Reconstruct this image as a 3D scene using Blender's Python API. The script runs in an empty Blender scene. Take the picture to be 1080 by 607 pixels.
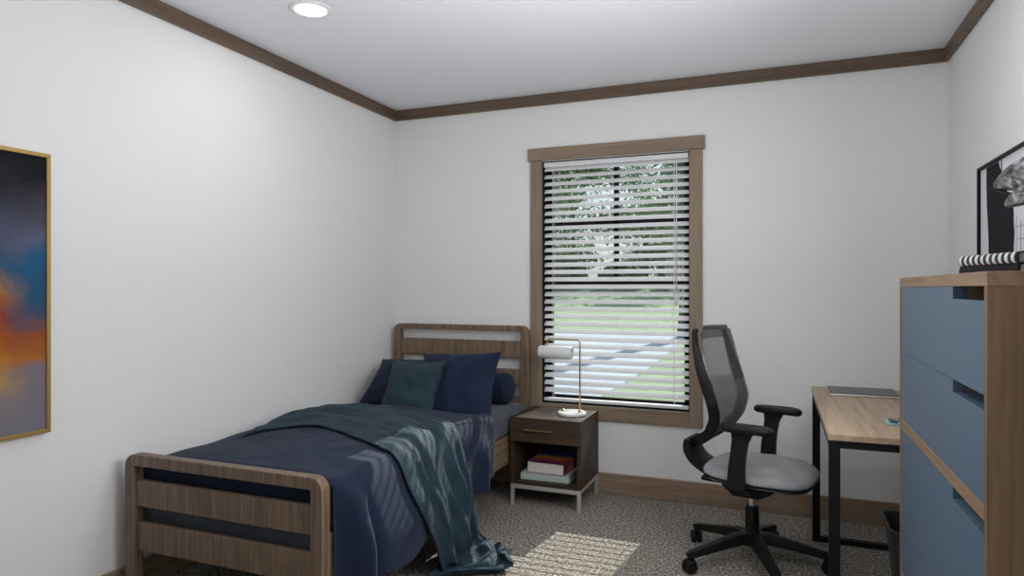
import bpy, bmesh, math, random
from mathutils import Vector, Matrix, noise
R = math.radians
SC = bpy.context.scene
COL = SC.collection
random.seed(7)

# ------------------------------------------------------------------ camera, world, sun, lights, exposure
H = 1.233; CEIL = 2.438; XL = -2.427; XR = 0.798; YB = 3.92; YF = -1.3
cam_d = bpy.data.cameras.new('camera'); cam = bpy.data.objects.new('camera', cam_d); COL.objects.link(cam)
cam_d.sensor_width = 36; cam_d.lens = 700 / 1080 * 36; cam_d.clip_start = 0.02; cam_d.clip_end = 400
cam.location = (0, 0, H); cam.rotation_euler = (R(90), 0, R(21.8))
SC.camera = cam
vs = SC.view_settings
vs.view_transform = 'Standard'; vs.look = 'None'; vs.gamma = 1; vs.exposure = 0.0; vs.use_curve_mapping = False

w = bpy.data.worlds.new('world'); SC.world = w; w.use_nodes = True
nt = w.node_tree; bg = nt.nodes['Background']
sky = nt.nodes.new('ShaderNodeTexSky'); sky.sky_type = 'NISHITA'; sky.sun_disc = False
sky.sun_elevation = R(37); sky.sun_rotation = R(7); sky.air_density = 1.0; sky.dust_density = 2.5
mixs = nt.nodes.new('ShaderNodeMix'); mixs.data_type = 'RGBA'; mixs.inputs[0].default_value = 0.6
nt.links.new(sky.outputs[0], mixs.inputs[6]); mixs.inputs[7].default_value = (5.2, 6.4, 8.2, 1)
nt.links.new(mixs.outputs[2], bg.inputs[0]); bg.inputs[1].default_value = 0.11

def light(name, kind, loc, rot, energy, color=(1, 1, 1), **kw):
    d = bpy.data.lights.new(name, kind); d.energy = energy; d.color = color
    for k, v in kw.items(): setattr(d, k, v)
    o = bpy.data.objects.new(name, d); COL.objects.link(o); o.location = loc
    if isinstance(rot, Vector): o.rotation_euler = rot.to_track_quat('-Z', 'Y').to_euler()
    else: o.rotation_euler = rot
    return o
light('sun', 'SUN', (0, 10, 9), Vector((-0.125, -1, -0.75)), 6.8, (1.0, 0.95, 0.88), angle=R(0.35))
# added fill lights with no real source; the first stands behind the camera
light('front_fill', 'AREA', (-0.2, -1.0, 1.1), Vector((-0.15, 1, -0.25)), 4, (0.94, 0.97, 1.0), shape='RECTANGLE', size=2.2, size_y=1.6)
light('ceiling_fill', 'AREA', (-0.50, 1.60, 1.27), Vector((0, 0.0, 1)), 15, (0.93, 0.96, 1.0), shape='RECTANGLE', size=1.5, size_y=2.2)  # added upward wash that brightens the ceiling, no fixture
light('room_fill', 'POINT', (-0.55, 1.65, 1.40), (0, 0, 0), 17, (0.97, 0.98, 1.0), shadow_soft_size=0.45)
light('side_fill', 'AREA', (0.22, 1.93, 1.50), Vector((-1, 0.10, -0.22)), 15, (0.97, 0.98, 1.0), shape='RECTANGLE', size=0.9, size_y=0.7)

# ------------------------------------------------------------------ materials
MATS = {}
def newmat(name):
    m = bpy.data.materials.new(name); m.use_nodes = True
    return m, m.node_tree, m.node_tree.nodes['Principled BSDF']
def plain(name, col, rough=0.5, metal=0.0, **kw):
    if name in MATS: return MATS[name]
    m, nt, p = newmat(name)
    p.inputs['Base Color'].default_value = (*col, 1); p.inputs['Roughness'].default_value = rough; p.inputs['Metallic'].default_value = metal
    n = nt.nodes.new('ShaderNodeTexNoise'); n.inputs['Scale'].default_value = kw.get('ns', 60); n.inputs['Detail'].default_value = 3
    tc = nt.nodes.new('ShaderNodeTexCoord'); nt.links.new(tc.outputs['Object'], n.inputs['Vector'])
    b = nt.nodes.new('ShaderNodeBump'); b.inputs['Strength'].default_value = kw.get('bump', 0.03); b.inputs['Distance'].default_value = 0.002
    nt.links.new(n.outputs['Fac'], b.inputs['Height']); nt.links.new(b.outputs[0], p.inputs['Normal'])
    if 'spec' in kw: p.inputs['Specular IOR Level'].default_value = kw['spec']
    if 'emit' in kw:
        p.inputs['Emission Color'].default_value = (*kw['emit'], 1); p.inputs['Emission Strength'].default_value = kw.get('es', 1)
    MATS[name] = m; return m
def ramp(nt, stops):
    r = nt.nodes.new('ShaderNodeValToRGB'); el = r.color_ramp.elements
    el[0].position = stops[0][0]; el[0].color = (*stops[0][1], 1)
    el[1].position = stops[-1][0]; el[1].color = (*stops[-1][1], 1)
    for p, c in stops[1:-1]:
        e = el.new(p); e.color = (*c, 1)
    return r
def wood(name, dark, light_, axis='x', rough=0.5, scale=1.0, spec=0.5):
    """axis = direction of the grain"""
    if name in MATS: return MATS[name]
    m, nt, p = newmat(name)
    tc = nt.nodes.new('ShaderNodeTexCoord'); mp = nt.nodes.new('ShaderNodeMapping')
    s = {'x': (1.2, 28, 28), 'y': (28, 1.2, 28), 'z': (28, 28, 1.2)}[axis]
    mp.inputs['Scale'].default_value = [c * scale for c in s]
    nt.links.new(tc.outputs['Object'], mp.inputs[0])
    n = nt.nodes.new('ShaderNodeTexNoise'); n.inputs['Scale'].default_value = 1.6; n.inputs['Detail'].default_value = 6; n.inputs['Distortion'].default_value = 0.6
    n2 = nt.nodes.new('ShaderNodeTexNoise'); n2.inputs['Scale'].default_value = 7; n2.inputs['Detail'].default_value = 3
    nt.links.new(mp.outputs[0], n.inputs['Vector']); nt.links.new(mp.outputs[0], n2.inputs['Vector'])
    mx = nt.nodes.new('ShaderNodeMath'); mx.operation = 'MULTIPLY_ADD'; mx.inputs[1].default_value = 0.35
    nt.links.new(n2.outputs['Fac'], mx.inputs[0]); nt.links.new(n.outputs['Fac'], mx.inputs[2])
    r = ramp(nt, [(0.45, dark), (0.85, light_)]); nt.links.new(mx.outputs[0], r.inputs[0])
    nt.links.new(r.outputs[0], p.inputs['Base Color']); p.inputs['Roughness'].default_value = rough; p.inputs['Specular IOR Level'].default_value = spec
    b = nt.nodes.new('ShaderNodeBump'); b.inputs['Strength'].default_value = 0.08; b.inputs['Distance'].default_value = 0.002
    nt.links.new(mx.outputs[0], b.inputs['Height']); nt.links.new(b.outputs[0], p.inputs['Normal'])
    MATS[name] = m; return m
def fabric(name, c1, c2, rough=0.9, weave=420, bump=0.25, sheen=0.15, patch=6.0, wrinkle=0.0, wdist=0.01):
    if name in MATS: return MATS[name]
    m, nt, p = newmat(name)
    tc = nt.nodes.new('ShaderNodeTexCoord')
    n = nt.nodes.new('ShaderNodeTexNoise'); n.inputs['Scale'].default_value = patch; n.inputs['Detail'].default_value = 4
    nw = nt.nodes.new('ShaderNodeTexNoise'); nw.inputs['Scale'].default_value = weave; nw.inputs['Detail'].default_value = 2
    for q in (n, nw): nt.links.new(tc.outputs['Object'], q.inputs['Vector'])
    a = nt.nodes.new('ShaderNodeMath'); a.operation = 'MULTIPLY_ADD'; a.inputs[1].default_value = 0.5
    nt.links.new(nw.outputs['Fac'], a.inputs[0]); nt.links.new(n.outputs['Fac'], a.inputs[2])
    r = ramp(nt, [(0.55, c1), (0.95, c2)]); nt.links.new(a.outputs[0], r.inputs[0])
    nt.links.new(r.outputs[0], p.inputs['Base Color']); p.inputs['Roughness'].default_value = rough
    p.inputs['Sheen Weight'].default_value = sheen; p.inputs['Specular IOR Level'].default_value = 0.25
    b = nt.nodes.new('ShaderNodeBump'); b.inputs['Strength'].default_value = bump; b.inputs['Distance'].default_value = 0.0015
    nt.links.new(nw.outputs['Fac'], b.inputs['Height'])
    last = b
    if wrinkle:
        mp = nt.nodes.new('ShaderNodeMapping'); mp.inputs['Scale'].default_value = (1.0, 1.0, 0.55); mp.inputs['Rotation'].default_value = (0.2, 0.3, 0.5)
        nt.links.new(tc.outputs['Object'], mp.inputs[0])
        n3 = nt.nodes.new('ShaderNodeTexNoise'); n3.inputs['Scale'].default_value = wrinkle; n3.inputs['Detail'].default_value = 3; n3.inputs['Distortion'].default_value = 0.8
        nt.links.new(mp.outputs[0], n3.inputs['Vector'])
        b2 = nt.nodes.new('ShaderNodeBump'); b2.inputs['Strength'].default_value = 0.7; b2.inputs['Distance'].default_value = wdist
        nt.links.new(n3.outputs['Fac'], b2.inputs['Height']); nt.links.new(b.outputs[0], b2.inputs['Normal']); last = b2
    nt.links.new(last.outputs[0], p.inputs['Normal'])
    MATS[name] = m; return m

M_wall = plain('wall_paint', (0.80, 0.795, 0.785), 0.85, ns=260, bump=0.12)
M_ceil = plain('ceiling_paint', (0.80, 0.81, 0.84), 0.9, ns=200, bump=0.1)
M_trim_x = wood('trim_wood_x', (0.085, 0.055, 0.036), (0.16, 0.108, 0.072), 'x')
M_trim_y = wood('trim_wood_y', (0.085, 0.055, 0.036), (0.16, 0.108, 0.072), 'y')
M_base_x = wood('baseboard_wood_x', (0.20, 0.135, 0.09), (0.32, 0.225, 0.155), 'x')
M_base_y = wood('baseboard_wood_y', (0.20, 0.135, 0.09), (0.32, 0.225, 0.155), 'y')
M_case_x = wood('casing_wood_x', (0.19, 0.135, 0.09), (0.29, 0.21, 0.145), 'x')
M_case_z = wood('casing_wood_z', (0.19, 0.135, 0.09), (0.29, 0.21, 0.145), 'z')
M_bed_z = wood('bed_wood_z', (0.090, 0.058, 0.036), (0.225, 0.155, 0.103), 'z', scale=1.7)
M_bed_x = wood('bed_wood_x', (0.14, 0.095, 0.06), (0.30, 0.21, 0.14), 'x')
M_bed_y = wood('bed_wood_y', (0.15, 0.095, 0.055), (0.28, 0.19, 0.12), 'y')
M_walnut_x = wood('walnut_x', (0.026, 0.017, 0.012), (0.070, 0.045, 0.031), 'x', spec=0.18)
M_oak_y = wood('oak_y', (0.28, 0.19, 0.12), (0.43, 0.32, 0.22), 'y')
M_dres_z = wood('dresser_wood_z', (0.16, 0.088, 0.038), (0.28, 0.175, 0.092), 'z', scale=0.9)
M_dres_y = wood('dresser_wood_y', (0.20, 0.12, 0.065), (0.34, 0.22, 0.13), 'y')
M_blue = plain('blue_drawer_paint', (0.100, 0.150, 0.212), 0.5)
M_black = plain('black_metal', (0.006, 0.006, 0.0065), 0.55, spec=0.2)
M_plastic = plain('black_plastic', (0.006, 0.006, 0.007), 0.5, ns=300, bump=0.1, spec=0.25)
M_winblack = plain('black_window_frame', (0.005, 0.005, 0.006), 0.5, spec=0.15)
M_chrome = plain('brushed_steel', (0.75, 0.73, 0.71), 0.3, 0.7)
M_brass = plain('brass', (0.50, 0.34, 0.13), 0.3, 1.0)
M_gold = plain('gold_frame', (0.42, 0.28, 0.085), 0.42, 0.6)
M_white = plain('white_plastic', (0.78, 0.78, 0.80), 0.4)
M_slat = plain('blind_slat_white', (0.80, 0.79, 0.80), 0.5)
M_marble = plain('white_marble', (0.85, 0.85, 0.85), 0.2)
M_navy = fabric('navy_duvet', (0.006, 0.011, 0.030), (0.011, 0.020, 0.046), wrinkle=7, wdist=0.012, sheen=0.05)
M_navyp = fabric('navy_pillow', (0.006, 0.012, 0.032), (0.011, 0.021, 0.050), wrinkle=9, wdist=0.014, sheen=0.05)
M_teal = fabric('teal_cushion', (0.013, 0.030, 0.040), (0.024, 0.050, 0.063), wrinkle=10, wdist=0.008, sheen=0.05)
M_throw = fabric('teal_throw', (0.008, 0.022, 0.034), (0.017, 0.041, 0.060), wrinkle=16, wdist=0.020, rough=0.75, sheen=0.03)
M_sheet = fabric('grey_sheet', (0.040, 0.045, 0.060), (0.065, 0.071, 0.090), wrinkle=12, wdist=0.006)
M_seat = fabric('grey_seat_fabric', (0.21, 0.215, 0.22), (0.33, 0.335, 0.34), weave=260, patch=9)

def carpet_mat():
    m, nt, p = newmat('carpet')
    tc = nt.nodes.new('ShaderNodeTexCoord')
    n = nt.nodes.new('ShaderNodeTexNoise'); n.inputs['Scale'].default_value = 75; n.inputs['Detail'].default_value = 4; n.inputs['Roughness'].default_value = 0.75
    v = nt.nodes.new('ShaderNodeTexVoronoi'); v.inputs['Scale'].default_value = 120
    big = nt.nodes.new('ShaderNodeTexNoise'); big.inputs['Scale'].default_value = 3
    for q in (n, v, big): nt.links.new(tc.outputs['Object'], q.inputs['Vector'])
    r = ramp(nt, [(0.33, (0.050, 0.043, 0.036)), (0.46, (0.17, 0.152, 0.13)), (0.55, (0.38, 0.345, 0.30)), (0.68, (0.62, 0.57, 0.51))])
    nt.links.new(n.outputs['Fac'], r.inputs[0])
    nt.links.new(r.outputs[0], p.inputs['Base Color']); p.inputs['Roughness'].default_value = 1.0; p.inputs['Specular IOR Level'].default_value = 0.05
    b = nt.nodes.new('ShaderNodeBump'); b.inputs['Strength'].default_value = 0.9; b.inputs['Distance'].default_value = 0.008
    nt.links.new(n.outputs['Fac'], b.inputs['Height']); nt.links.new(b.outputs[0], p.inputs['Normal'])
    return m
M_carpet = carpet_mat()

def thin_glass(name, tint=(1, 1, 1), refl=0.06):
    m, nt, p = newmat(name); nt.nodes.remove(p)
    out = nt.nodes['Material Output']
    t = nt.nodes.new('ShaderNodeBsdfTransparent'); t.inputs[0].default_value = (*tint, 1)
    g = nt.nodes.new('ShaderNodeBsdfGlossy'); g.inputs['Roughness'].default_value = 0.02
    mx = nt.nodes.new('ShaderNodeMixShader'); mx.inputs[0].default_value = refl
    nt.links.new(t.outputs[0], mx.inputs[1]); nt.links.new(g.outputs[0], mx.inputs[2]); nt.links.new(mx.outputs[0], out.inputs[0])
    return m
M_glass = thin_glass('window_glass', (0.95, 0.98, 0.97), 0.04)

def mesh_fabric(name, alpha, col):
    m, nt, p = newmat(name)
    p.inputs['Base Color'].default_value = (*col, 1); p.inputs['Roughness'].default_value = 0.7; p.inputs['Alpha'].default_value = alpha
    tc = nt.nodes.new('ShaderNodeTexCoord')
    n = nt.nodes.new('ShaderNodeTexNoise'); n.inputs['Scale'].default_value = 500
    nt.links.new(tc.outputs['Object'], n.inputs['Vector'])
    mr = nt.nodes.new('ShaderNodeMapRange'); mr.inputs[1].default_value = 0.3; mr.inputs[2].default_value = 0.7
    mr.inputs[3].default_value = alpha - 0.12; mr.inputs[4].default_value = min(1, alpha + 0.12)
    nt.links.new(n.outputs['Fac'], mr.inputs[0]); nt.links.new(mr.outputs[0], p.inputs['Alpha'])
    return m
M_mesh = mesh_fabric('grey_mesh', 0.70, (0.115, 0.118, 0.122))
M_meshd = mesh_fabric('dark_mesh', 0.60, (0.060, 0.062, 0.065))

def painting_mat():
    """large abstract: soot black over slate blue, an orange and red flare, pale lilac grey at the foot (object z = height, y = along wall)"""
    m, nt, p = newmat('abstract_painting')
    tc = nt.nodes.new('ShaderNodeTexCoord'); sep = nt.nodes.new('ShaderNodeSeparateXYZ')
    n = nt.nodes.new('ShaderNodeTexNoise'); n.inputs['Scale'].default_value = 5; n.inputs['Detail'].default_value = 8
    n.inputs['Roughness'].default_value = 0.6; n.inputs['Distortion'].default_value = 0.7
    nt.links.new(tc.outputs['Object'], n.inputs['Vector']); nt.links.new(tc.outputs['Object'], sep.inputs[0])
    def math_(op, a, b, c=None):
        q = nt.nodes.new('ShaderNodeMath'); q.operation = op
        for i, v in enumerate((a, b, c)):
            if v is None: continue
            if isinstance(v, (int, float)): q.inputs[i].default_value = v
            else: nt.links.new(v, q.inputs[i])
        return q.outputs[0]
    nz = math_('SUBTRACT', n.outputs['Fac'], 0.5)
    h = math_('MULTIPLY_ADD', nz, 0.22, sep.outputs['Z'])            # height with wobble
    hr = ramp(nt, [(0.0, (0.17, 0.16, 0.19)), (0.11, (0.24, 0.20, 0.19)), (0.20, (0.50, 0.28, 0.04)), (0.31, (0.52, 0.19, 0.015)), (0.41, (0.30, 0.035, 0.008)),
                   (0.49, (0.42, 0.19, 0.03)), (0.57, (0.045, 0.09, 0.15)), (0.70, (0.07, 0.085, 0.14)), (0.82, (0.028, 0.026, 0.038)), (1.0, (0.010, 0.009, 0.011))])
    nt.links.new(h, hr.inputs[0])
    # the flare fades to blue and grey toward the right end of the canvas
    hr2 = ramp(nt, [(0.0, (0.18, 0.17, 0.21)), (0.24, (0.20, 0.17, 0.19)), (0.30, (0.38, 0.14, 0.03)), (0.37, (0.28, 0.08, 0.03)), (0.43, (0.03, 0.08, 0.15)), (0.60, (0.02, 0.10, 0.21)),
                    (0.68, (0.11, 0.115, 0.18)), (0.79, (0.055, 0.05, 0.07)), (0.90, (0.013, 0.012, 0.015)), (1.0, (0.010, 0.009, 0.011))])
    nt.links.new(h, hr2.inputs[0])
    mr = nt.nodes.new('ShaderNodeMapRange'); mr.inputs[1].default_value = 0.52; mr.inputs[2].default_value = 0.66
    yy = math_('MULTIPLY_ADD', nz, 0.25, sep.outputs['Y']); nt.links.new(yy, mr.inputs[0])
    mx = nt.nodes.new('ShaderNodeMix'); mx.data_type = 'RGBA'
    nt.links.new(mr.outputs[0], mx.inputs[0]); nt.links.new(hr.outputs[0], mx.inputs[6]); nt.links.new(hr2.outputs[0], mx.inputs[7])
    nt.links.new(mx.outputs[2], p.inputs['Base Color']); p.inputs['Roughness'].default_value = 0.6; p.inputs['Specular IOR Level'].default_value = 0.08
    return m
M_painting = painting_mat()

# ------------------------------------------------------------------ geometry helpers
class B:
    def __init__(s): s.bm = bmesh.new()
    def box(s, a, b, bev=0.0, seg=2, mi=0):
        r = bmesh.ops.create_cube(s.bm, size=1)
        vs_ = r['verts']
        c = [(a[i] + b[i]) / 2 for i in range(3)]; d = [abs(b[i] - a[i]) for i in range(3)]
        for v in vs_: v.co = Vector((c[i] + v.co[i] * d[i] for i in range(3)))
        fs = {f for v in vs_ for f in v.link_faces}
        for f in fs: f.material_index = mi
        if bev > 0:
            es = list({e for v in vs_ for e in v.link_edges})
            bmesh.ops.bevel(s.bm, geom=es, offset=min(bev, min(d) * 0.45), segments=seg, affect='EDGES', profile=0.5)
        return s
    def tube(s, pts, r, n=10, cap=True, closed=False):
        pts = [Vector(p) for p in pts]; rs = r if isinstance(r, (list, tuple)) else [r] * len(pts)
        rings = []; prev = None
        for i, p in enumerate(pts):
            if closed: t = pts[(i + 1) % len(pts)] - pts[i - 1]
            else: t = pts[min(i + 1, len(pts) - 1)] - pts[max(i - 1, 0)]
            t.normalize()
            if prev is None:
                up = Vector((0, 0, 1)) if abs(t.z) < 0.9 else Vector((1, 0, 0)); nrm = t.cross(up).normalized()
            else: nrm = (prev - t * prev.dot(t)).normalized()
            prev = nrm; bn = t.cross(nrm)
            rings.append([s.bm.verts.new(p + (nrm * math.cos(2 * math.pi * k / n) + bn * math.sin(2 * math.pi * k / n)) * rs[i]) for k in range(n)])
        m = len(rings)
        for i in range(m if closed else m - 1):
            a, b = rings[i], rings[(i + 1) % m]
            for k in range(n): s.bm.faces.new((a[k], a[(k + 1) % n], b[(k + 1) % n], b[k]))
        if cap and not closed:
            s.bm.faces.new(rings[0][::-1]); s.bm.faces.new(rings[-1])
        return s
    def sweep(s, pts, prof, up=Vector((0, 1, 0)), scales=None):
        """sweep a closed 2D profile (side, up) along pts; 'side' = fixed axis up"""
        pts = [Vector(p) for p in pts]; rings = []
        for i, p in enumerate(pts):
            t = (pts[min(i + 1, len(pts) - 1)] - pts[max(i - 1, 0)]).normalized()
            sd = (up - t * up.dot(t)).normalized(); nr = t.cross(sd)
            k = scales[i] if scales else (1, 1)
            rings.append([s.bm.verts.new(p + sd * a * k[0] + nr * b * k[1]) for a, b in prof])
        n = len(prof)
        for i in range(len(rings) - 1):
            a, b = rings[i], rings[i + 1]
            for k in range(n): s.bm.faces.new((a[k], a[(k + 1) % n], b[(k + 1) % n], b[k]))
        s.bm.faces.new(rings[0][::-1]); s.bm.faces.new(rings[-1]); return s
    def lathe(s, prof, c=(0, 0, 0), n=32, mat=None):
        c = Vector(c); rings = []
        for r, z in prof:
            rings.append([s.bm.verts.new(Vector((max(r, 1e-4) * math.cos(2 * math.pi * k / n), max(r, 1e-4) * math.sin(2 * math.pi * k / n), z))) for k in range(n)])
        allv = [v for q in rings for v in q]
        for i in range(len(rings) - 1):
            a, b = rings[i], rings[i + 1]
            for k in range(n): s.bm.faces.new((a[k], a[(k + 1) % n], b[(k + 1) % n], b[k]))
        s.bm.faces.new(rings[0][::-1]); s.bm.faces.new(rings[-1])
        for v in allv:
            if mat is not None: v.co = mat @ v.co
            v.co += c
        return s
    def prism(s, poly, ax, lo, hi, bev=0.0):
        """poly in the two other axes (in order), extruded along axis ax between lo and hi"""
        def mk(p, h):
            q = list(p); q.insert(ax, h); return Vector(q)
        a = [s.bm.verts.new(mk(p, lo)) for p in poly]; b = [s.bm.verts.new(mk(p, hi)) for p in poly]
        n = len(poly)
        for k in range(n): s.bm.faces.new((a[k], a[(k + 1) % n], b[(k + 1) % n], b[k]))
        s.bm.faces.new(a[::-1]); s.bm.faces.new(b)
        return s
    def grid(s, fn, nu, nv, mi=None):
        g = [[s.bm.verts.new(fn(i / nu, j / nv)) for j in range(nv + 1)] for i in range(nu + 1)]
        for i in range(nu):
            for j in range(nv):
                f = s.bm.faces.new((g[i][j], g[i + 1][j], g[i + 1][j + 1], g[i][j + 1]))
                if mi: f.material_index = mi(i / nu, j / nv)
        return s

def link(o, parent=None):
    COL.objects.link(o)
    if parent is not None: o.parent = parent
    return o
def obj(name, b, mats, parent=None, smooth=False, origin=None, solid=0, sub=0, angle=None):
    """b: builder in the parent's local frame (or world frame when top-level; origin moves the object origin there)"""
    bm = b.bm; bmesh.ops.recalc_face_normals(bm, faces=bm.faces[:])
    if origin is not None:
        off = Vector(origin)
        for v in bm.verts: v.co -= off
    me = bpy.data.meshes.new(name); bm.to_mesh(me); bm.free()
    for m in (mats if isinstance(mats, (list, tuple)) else [mats]): me.materials.append(m)
    if smooth:
        for p in me.polygons: p.use_smooth = True
        if angle: me.set_sharp_from_angle(angle=R(angle))
    o = bpy.data.objects.new(name, me); link(o, parent)
    if origin is not None: o.location = origin
    if solid:
        md = o.modifiers.new('solid', 'SOLIDIFY'); md.thickness = solid; md.offset = -1
    if sub:
        md = o.modifiers.new('sub', 'SUBSURF'); md.levels = sub; md.render_levels = sub
    return o
def thing(name, label, cat, loc=(0, 0, 0), rz=0.0, group=None):
    o = bpy.data.objects.new(name, None); link(o); o.location = loc; o.rotation_euler = (0, 0, rz); o.empty_display_size = 0.1
    o['label'] = label; o['category'] = cat
    if group: o['group'] = group
    return o
def tag(o, label, cat, group=None):
    o['label'] = label; o['category'] = cat
    if group: o['group'] = group
    return o
def struct(name, b, mats, parent=None, **kw):
    o = obj(name, b, mats, parent, **kw); o['kind'] = 'structure'; return o
def crom(pts, n):
    """Catmull-Rom through points, n samples per span"""
    P = [Vector(p) for p in pts]; out = []
    for i in range(len(P) - 1):
        p0 = P[i - 1] if i else P[0] * 2 - P[1]; p1, p2 = P[i], P[i + 1]; p3 = P[i + 2] if i + 2 < len(P) else P[-1] * 2 - P[-2]
        for k in range(n):
            t = k / n
            out.append(0.5 * ((2 * p1) + (p2 - p0) * t + (2 * p0 - 5 * p1 + 4 * p2 - p3) * t * t + (3 * p1 - p0 - 3 * p2 + p3) * t ** 3))
    out.append(P[-1].copy()); return out
def lerp_tab(tab, x):
    if x <= tab[0][0]: return tab[0][1]
    for (a, b), (c, d) in zip(tab, tab[1:]):
        if x <= c:
            t = (x - a) / (c - a); t = t * t * (3 - 2 * t); return b + (d - b) * t
    return tab[-1][1]
def sstep(a, b, x):
    t = min(1, max(0, (x - a) / (b - a))); return t * t * (3 - 2 * t)
def nz(*p, s=1.0): return noise.noise(Vector(p) * s)

# ------------------------------------------------------------------ room shell
WX0, WX1, WZ0, WZ1 = -1.365, -0.468, 0.520, 2.020        # window opening
TH = 0.14
b = B(); b.box((XL - 0.1, YF - 0.1, -0.12), (XR + 0.1, YB + TH, 0)); struct('floor', b, M_carpet)
b = B(); b.box((XL - 0.1, YF - 0.1, CEIL), (XR + 0.1, YB + TH, CEIL + 0.12)); struct('ceiling', b, M_ceil)
b = B(); b.box((XL - 0.12, YF - 0.1, 0), (XL, YB + TH, CEIL)); struct('wall_left', b, M_wall)
b = B(); b.box((XR, YF - 0.1, 0), (XR + 0.12, YB + TH, CEIL)); struct('wall_right', b, M_wall)
b = B()
b.box((XL, YB, 0), (WX0, YB + TH, CEIL)); b.box((WX1, YB, 0), (XR, YB + TH, CEIL))
b.box((WX0, YB, 0), (WX1, YB + TH, WZ0)); b.box((WX0, YB, WZ1), (WX1, YB + TH, CEIL))
struct('wall_back', b, M_wall)
b = B(); b.box((XL, YF - 0.12, 0), (-1.3, YF, CEIL)); b.box((-0.45, YF - 0.12, 0), (XR, YF, CEIL)); b.box((-1.3, YF - 0.12, 2.05), (-0.45, YF, CEIL))
struct('wall_front', b, M_wall)
d = bpy.data.objects.new('door_1', None); link(d); d['kind'] = 'structure'; d.location = (-0.875, YF - 0.05, 0)
b = B(); b.box((-0.42, -0.02, 0.01), (0.42, 0.02, 2.04))
for z0, z1 in ((0.2, 0.95), (1.1, 1.85)):
    b.box((-0.30, 0.02, z0), (0.30, 0.028, z1), 0.006)
struct('door_panel', b, M_white, d)
b = B(); b.tube([(0.34, 0.02, 1.0), (0.34, 0.07, 1.0)], 0.012); b.lathe([(0.0, -0.03), (0.022, -0.02), (0.028, 0), (0.022, 0.02), (0, 0.03)], (0.34, 0.085, 1.0)); struct('door_handle', b, M_chrome, d, smooth=True)
# trims
b = B(); b.box((XL, YB - 0.022, CEIL - 0.068), (XR, YB, CEIL), 0.004); struct('trim_1', b, M_trim_x)
b = B(); b.box((XL, YF, CEIL - 0.068), (XL + 0.022, YB - 0.022, CEIL), 0.004); struct('trim_2', b, M_trim_y)
b = B(); b.box((XR - 0.022, YF, CEIL - 0.068), (XR, YB - 0.022, CEIL), 0.004); struct('trim_3', b, M_trim_y)
b = B(); b.box((XL, YB - 0.016, 0), (XR, YB, 0.125), 0.004); struct('baseboard_back', b, M_base_x)
b = B(); b.box((XL, YF, 0), (XL + 0.016, YB - 0.016, 0.125), 0.004); struct('baseboard_left', b, M_base_y)
b = B(); b.box((XR - 0.016, YF, 0), (XR, YB - 0.016, 0.125), 0.004); struct('baseboard_right', b, M_base_y)

# window
win = bpy.data.objects.new('window_1', None); link(win); win['kind'] = 'structure'; win.location = ((WX0 + WX1) / 2, YB, WZ0)
wl = Vector(win.location)
def wb(b_, x0, y0, z0, x1, y1, z1, bev=0.0): b_.box(Vector((x0, y0, z0)) - wl, Vector((x1, y1, z1)) - wl, bev)
b = B(); wb(b, WX0 - 0.072, YB - 0.020, WZ0 - 0.085, WX0, YB, WZ1 + 0.004, 0.003); wb(b, WX1, YB - 0.020, WZ0 - 0.085, WX1 + 0.072, YB, WZ1 + 0.004, 0.003)
struct('side_casing', b, M_case_z, win)
b = B(); wb(b, WX0, YB - 0.020, WZ0 - 0.085, WX1, YB, WZ0, 0.003); struct('bottom_casing', b, M_case_x, win)
b = B(); wb(b, WX0 - 0.086, YB - 0.030, WZ1 + 0.004, WX1 + 0.086, YB, WZ1 + 0.08, 0.003); struct('head_casing', b, M_case_x, win)
b = B()                                             # jamb liners and sashes, black
wb(b, WX0, YB, WZ0, WX0 + 0.004, YB + TH, WZ1); wb(b, WX1 - 0.004, YB, WZ0, WX1, YB + TH, WZ1)
wb(b, WX0, YB, WZ0, WX1, YB + TH, WZ0 + 0.006); wb(b, WX0, YB, WZ1 - 0.006, WX1, YB + TH, WZ1)
g0, g1 = YB + 0.085, YB + 0.115
wb(b, WX0, g0, WZ0, WX0 + 0.040, g1, WZ1); wb(b, WX1 - 0.040, g0, WZ0, WX1, g1, WZ1)
wb(b, WX0, g0, WZ0, WX1, g1, WZ0 + 0.04); wb(b, WX0, g0, WZ1 - 0.04, WX1, g1, WZ1)
struct('window_frame', b, M_winblack, win)
b = B(); wb(b, WX0, g0 - 0.015, 1.248, WX1, g1, 1.287); struct('meeting_rail', b, M_winblack, win)
b = B(); mx_ = (WX0 + WX1) / 2
wb(b, mx_ - 0.015, g0 + 0.005, 1.27, mx_ + 0.015, g1 - 0.005, WZ1); wb(b, WX0, g0 + 0.005, 1.624, WX1, g1 - 0.005, 1.654); struct('muntin', b, M_winblack, win)
b = B(); wb(b, WX0 + 0.03, g0 + 0.014, WZ0 + 0.03, WX1 - 0.03, g0 + 0.017, WZ1 - 0.03); struct('pane', b, M_glass, win)

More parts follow.
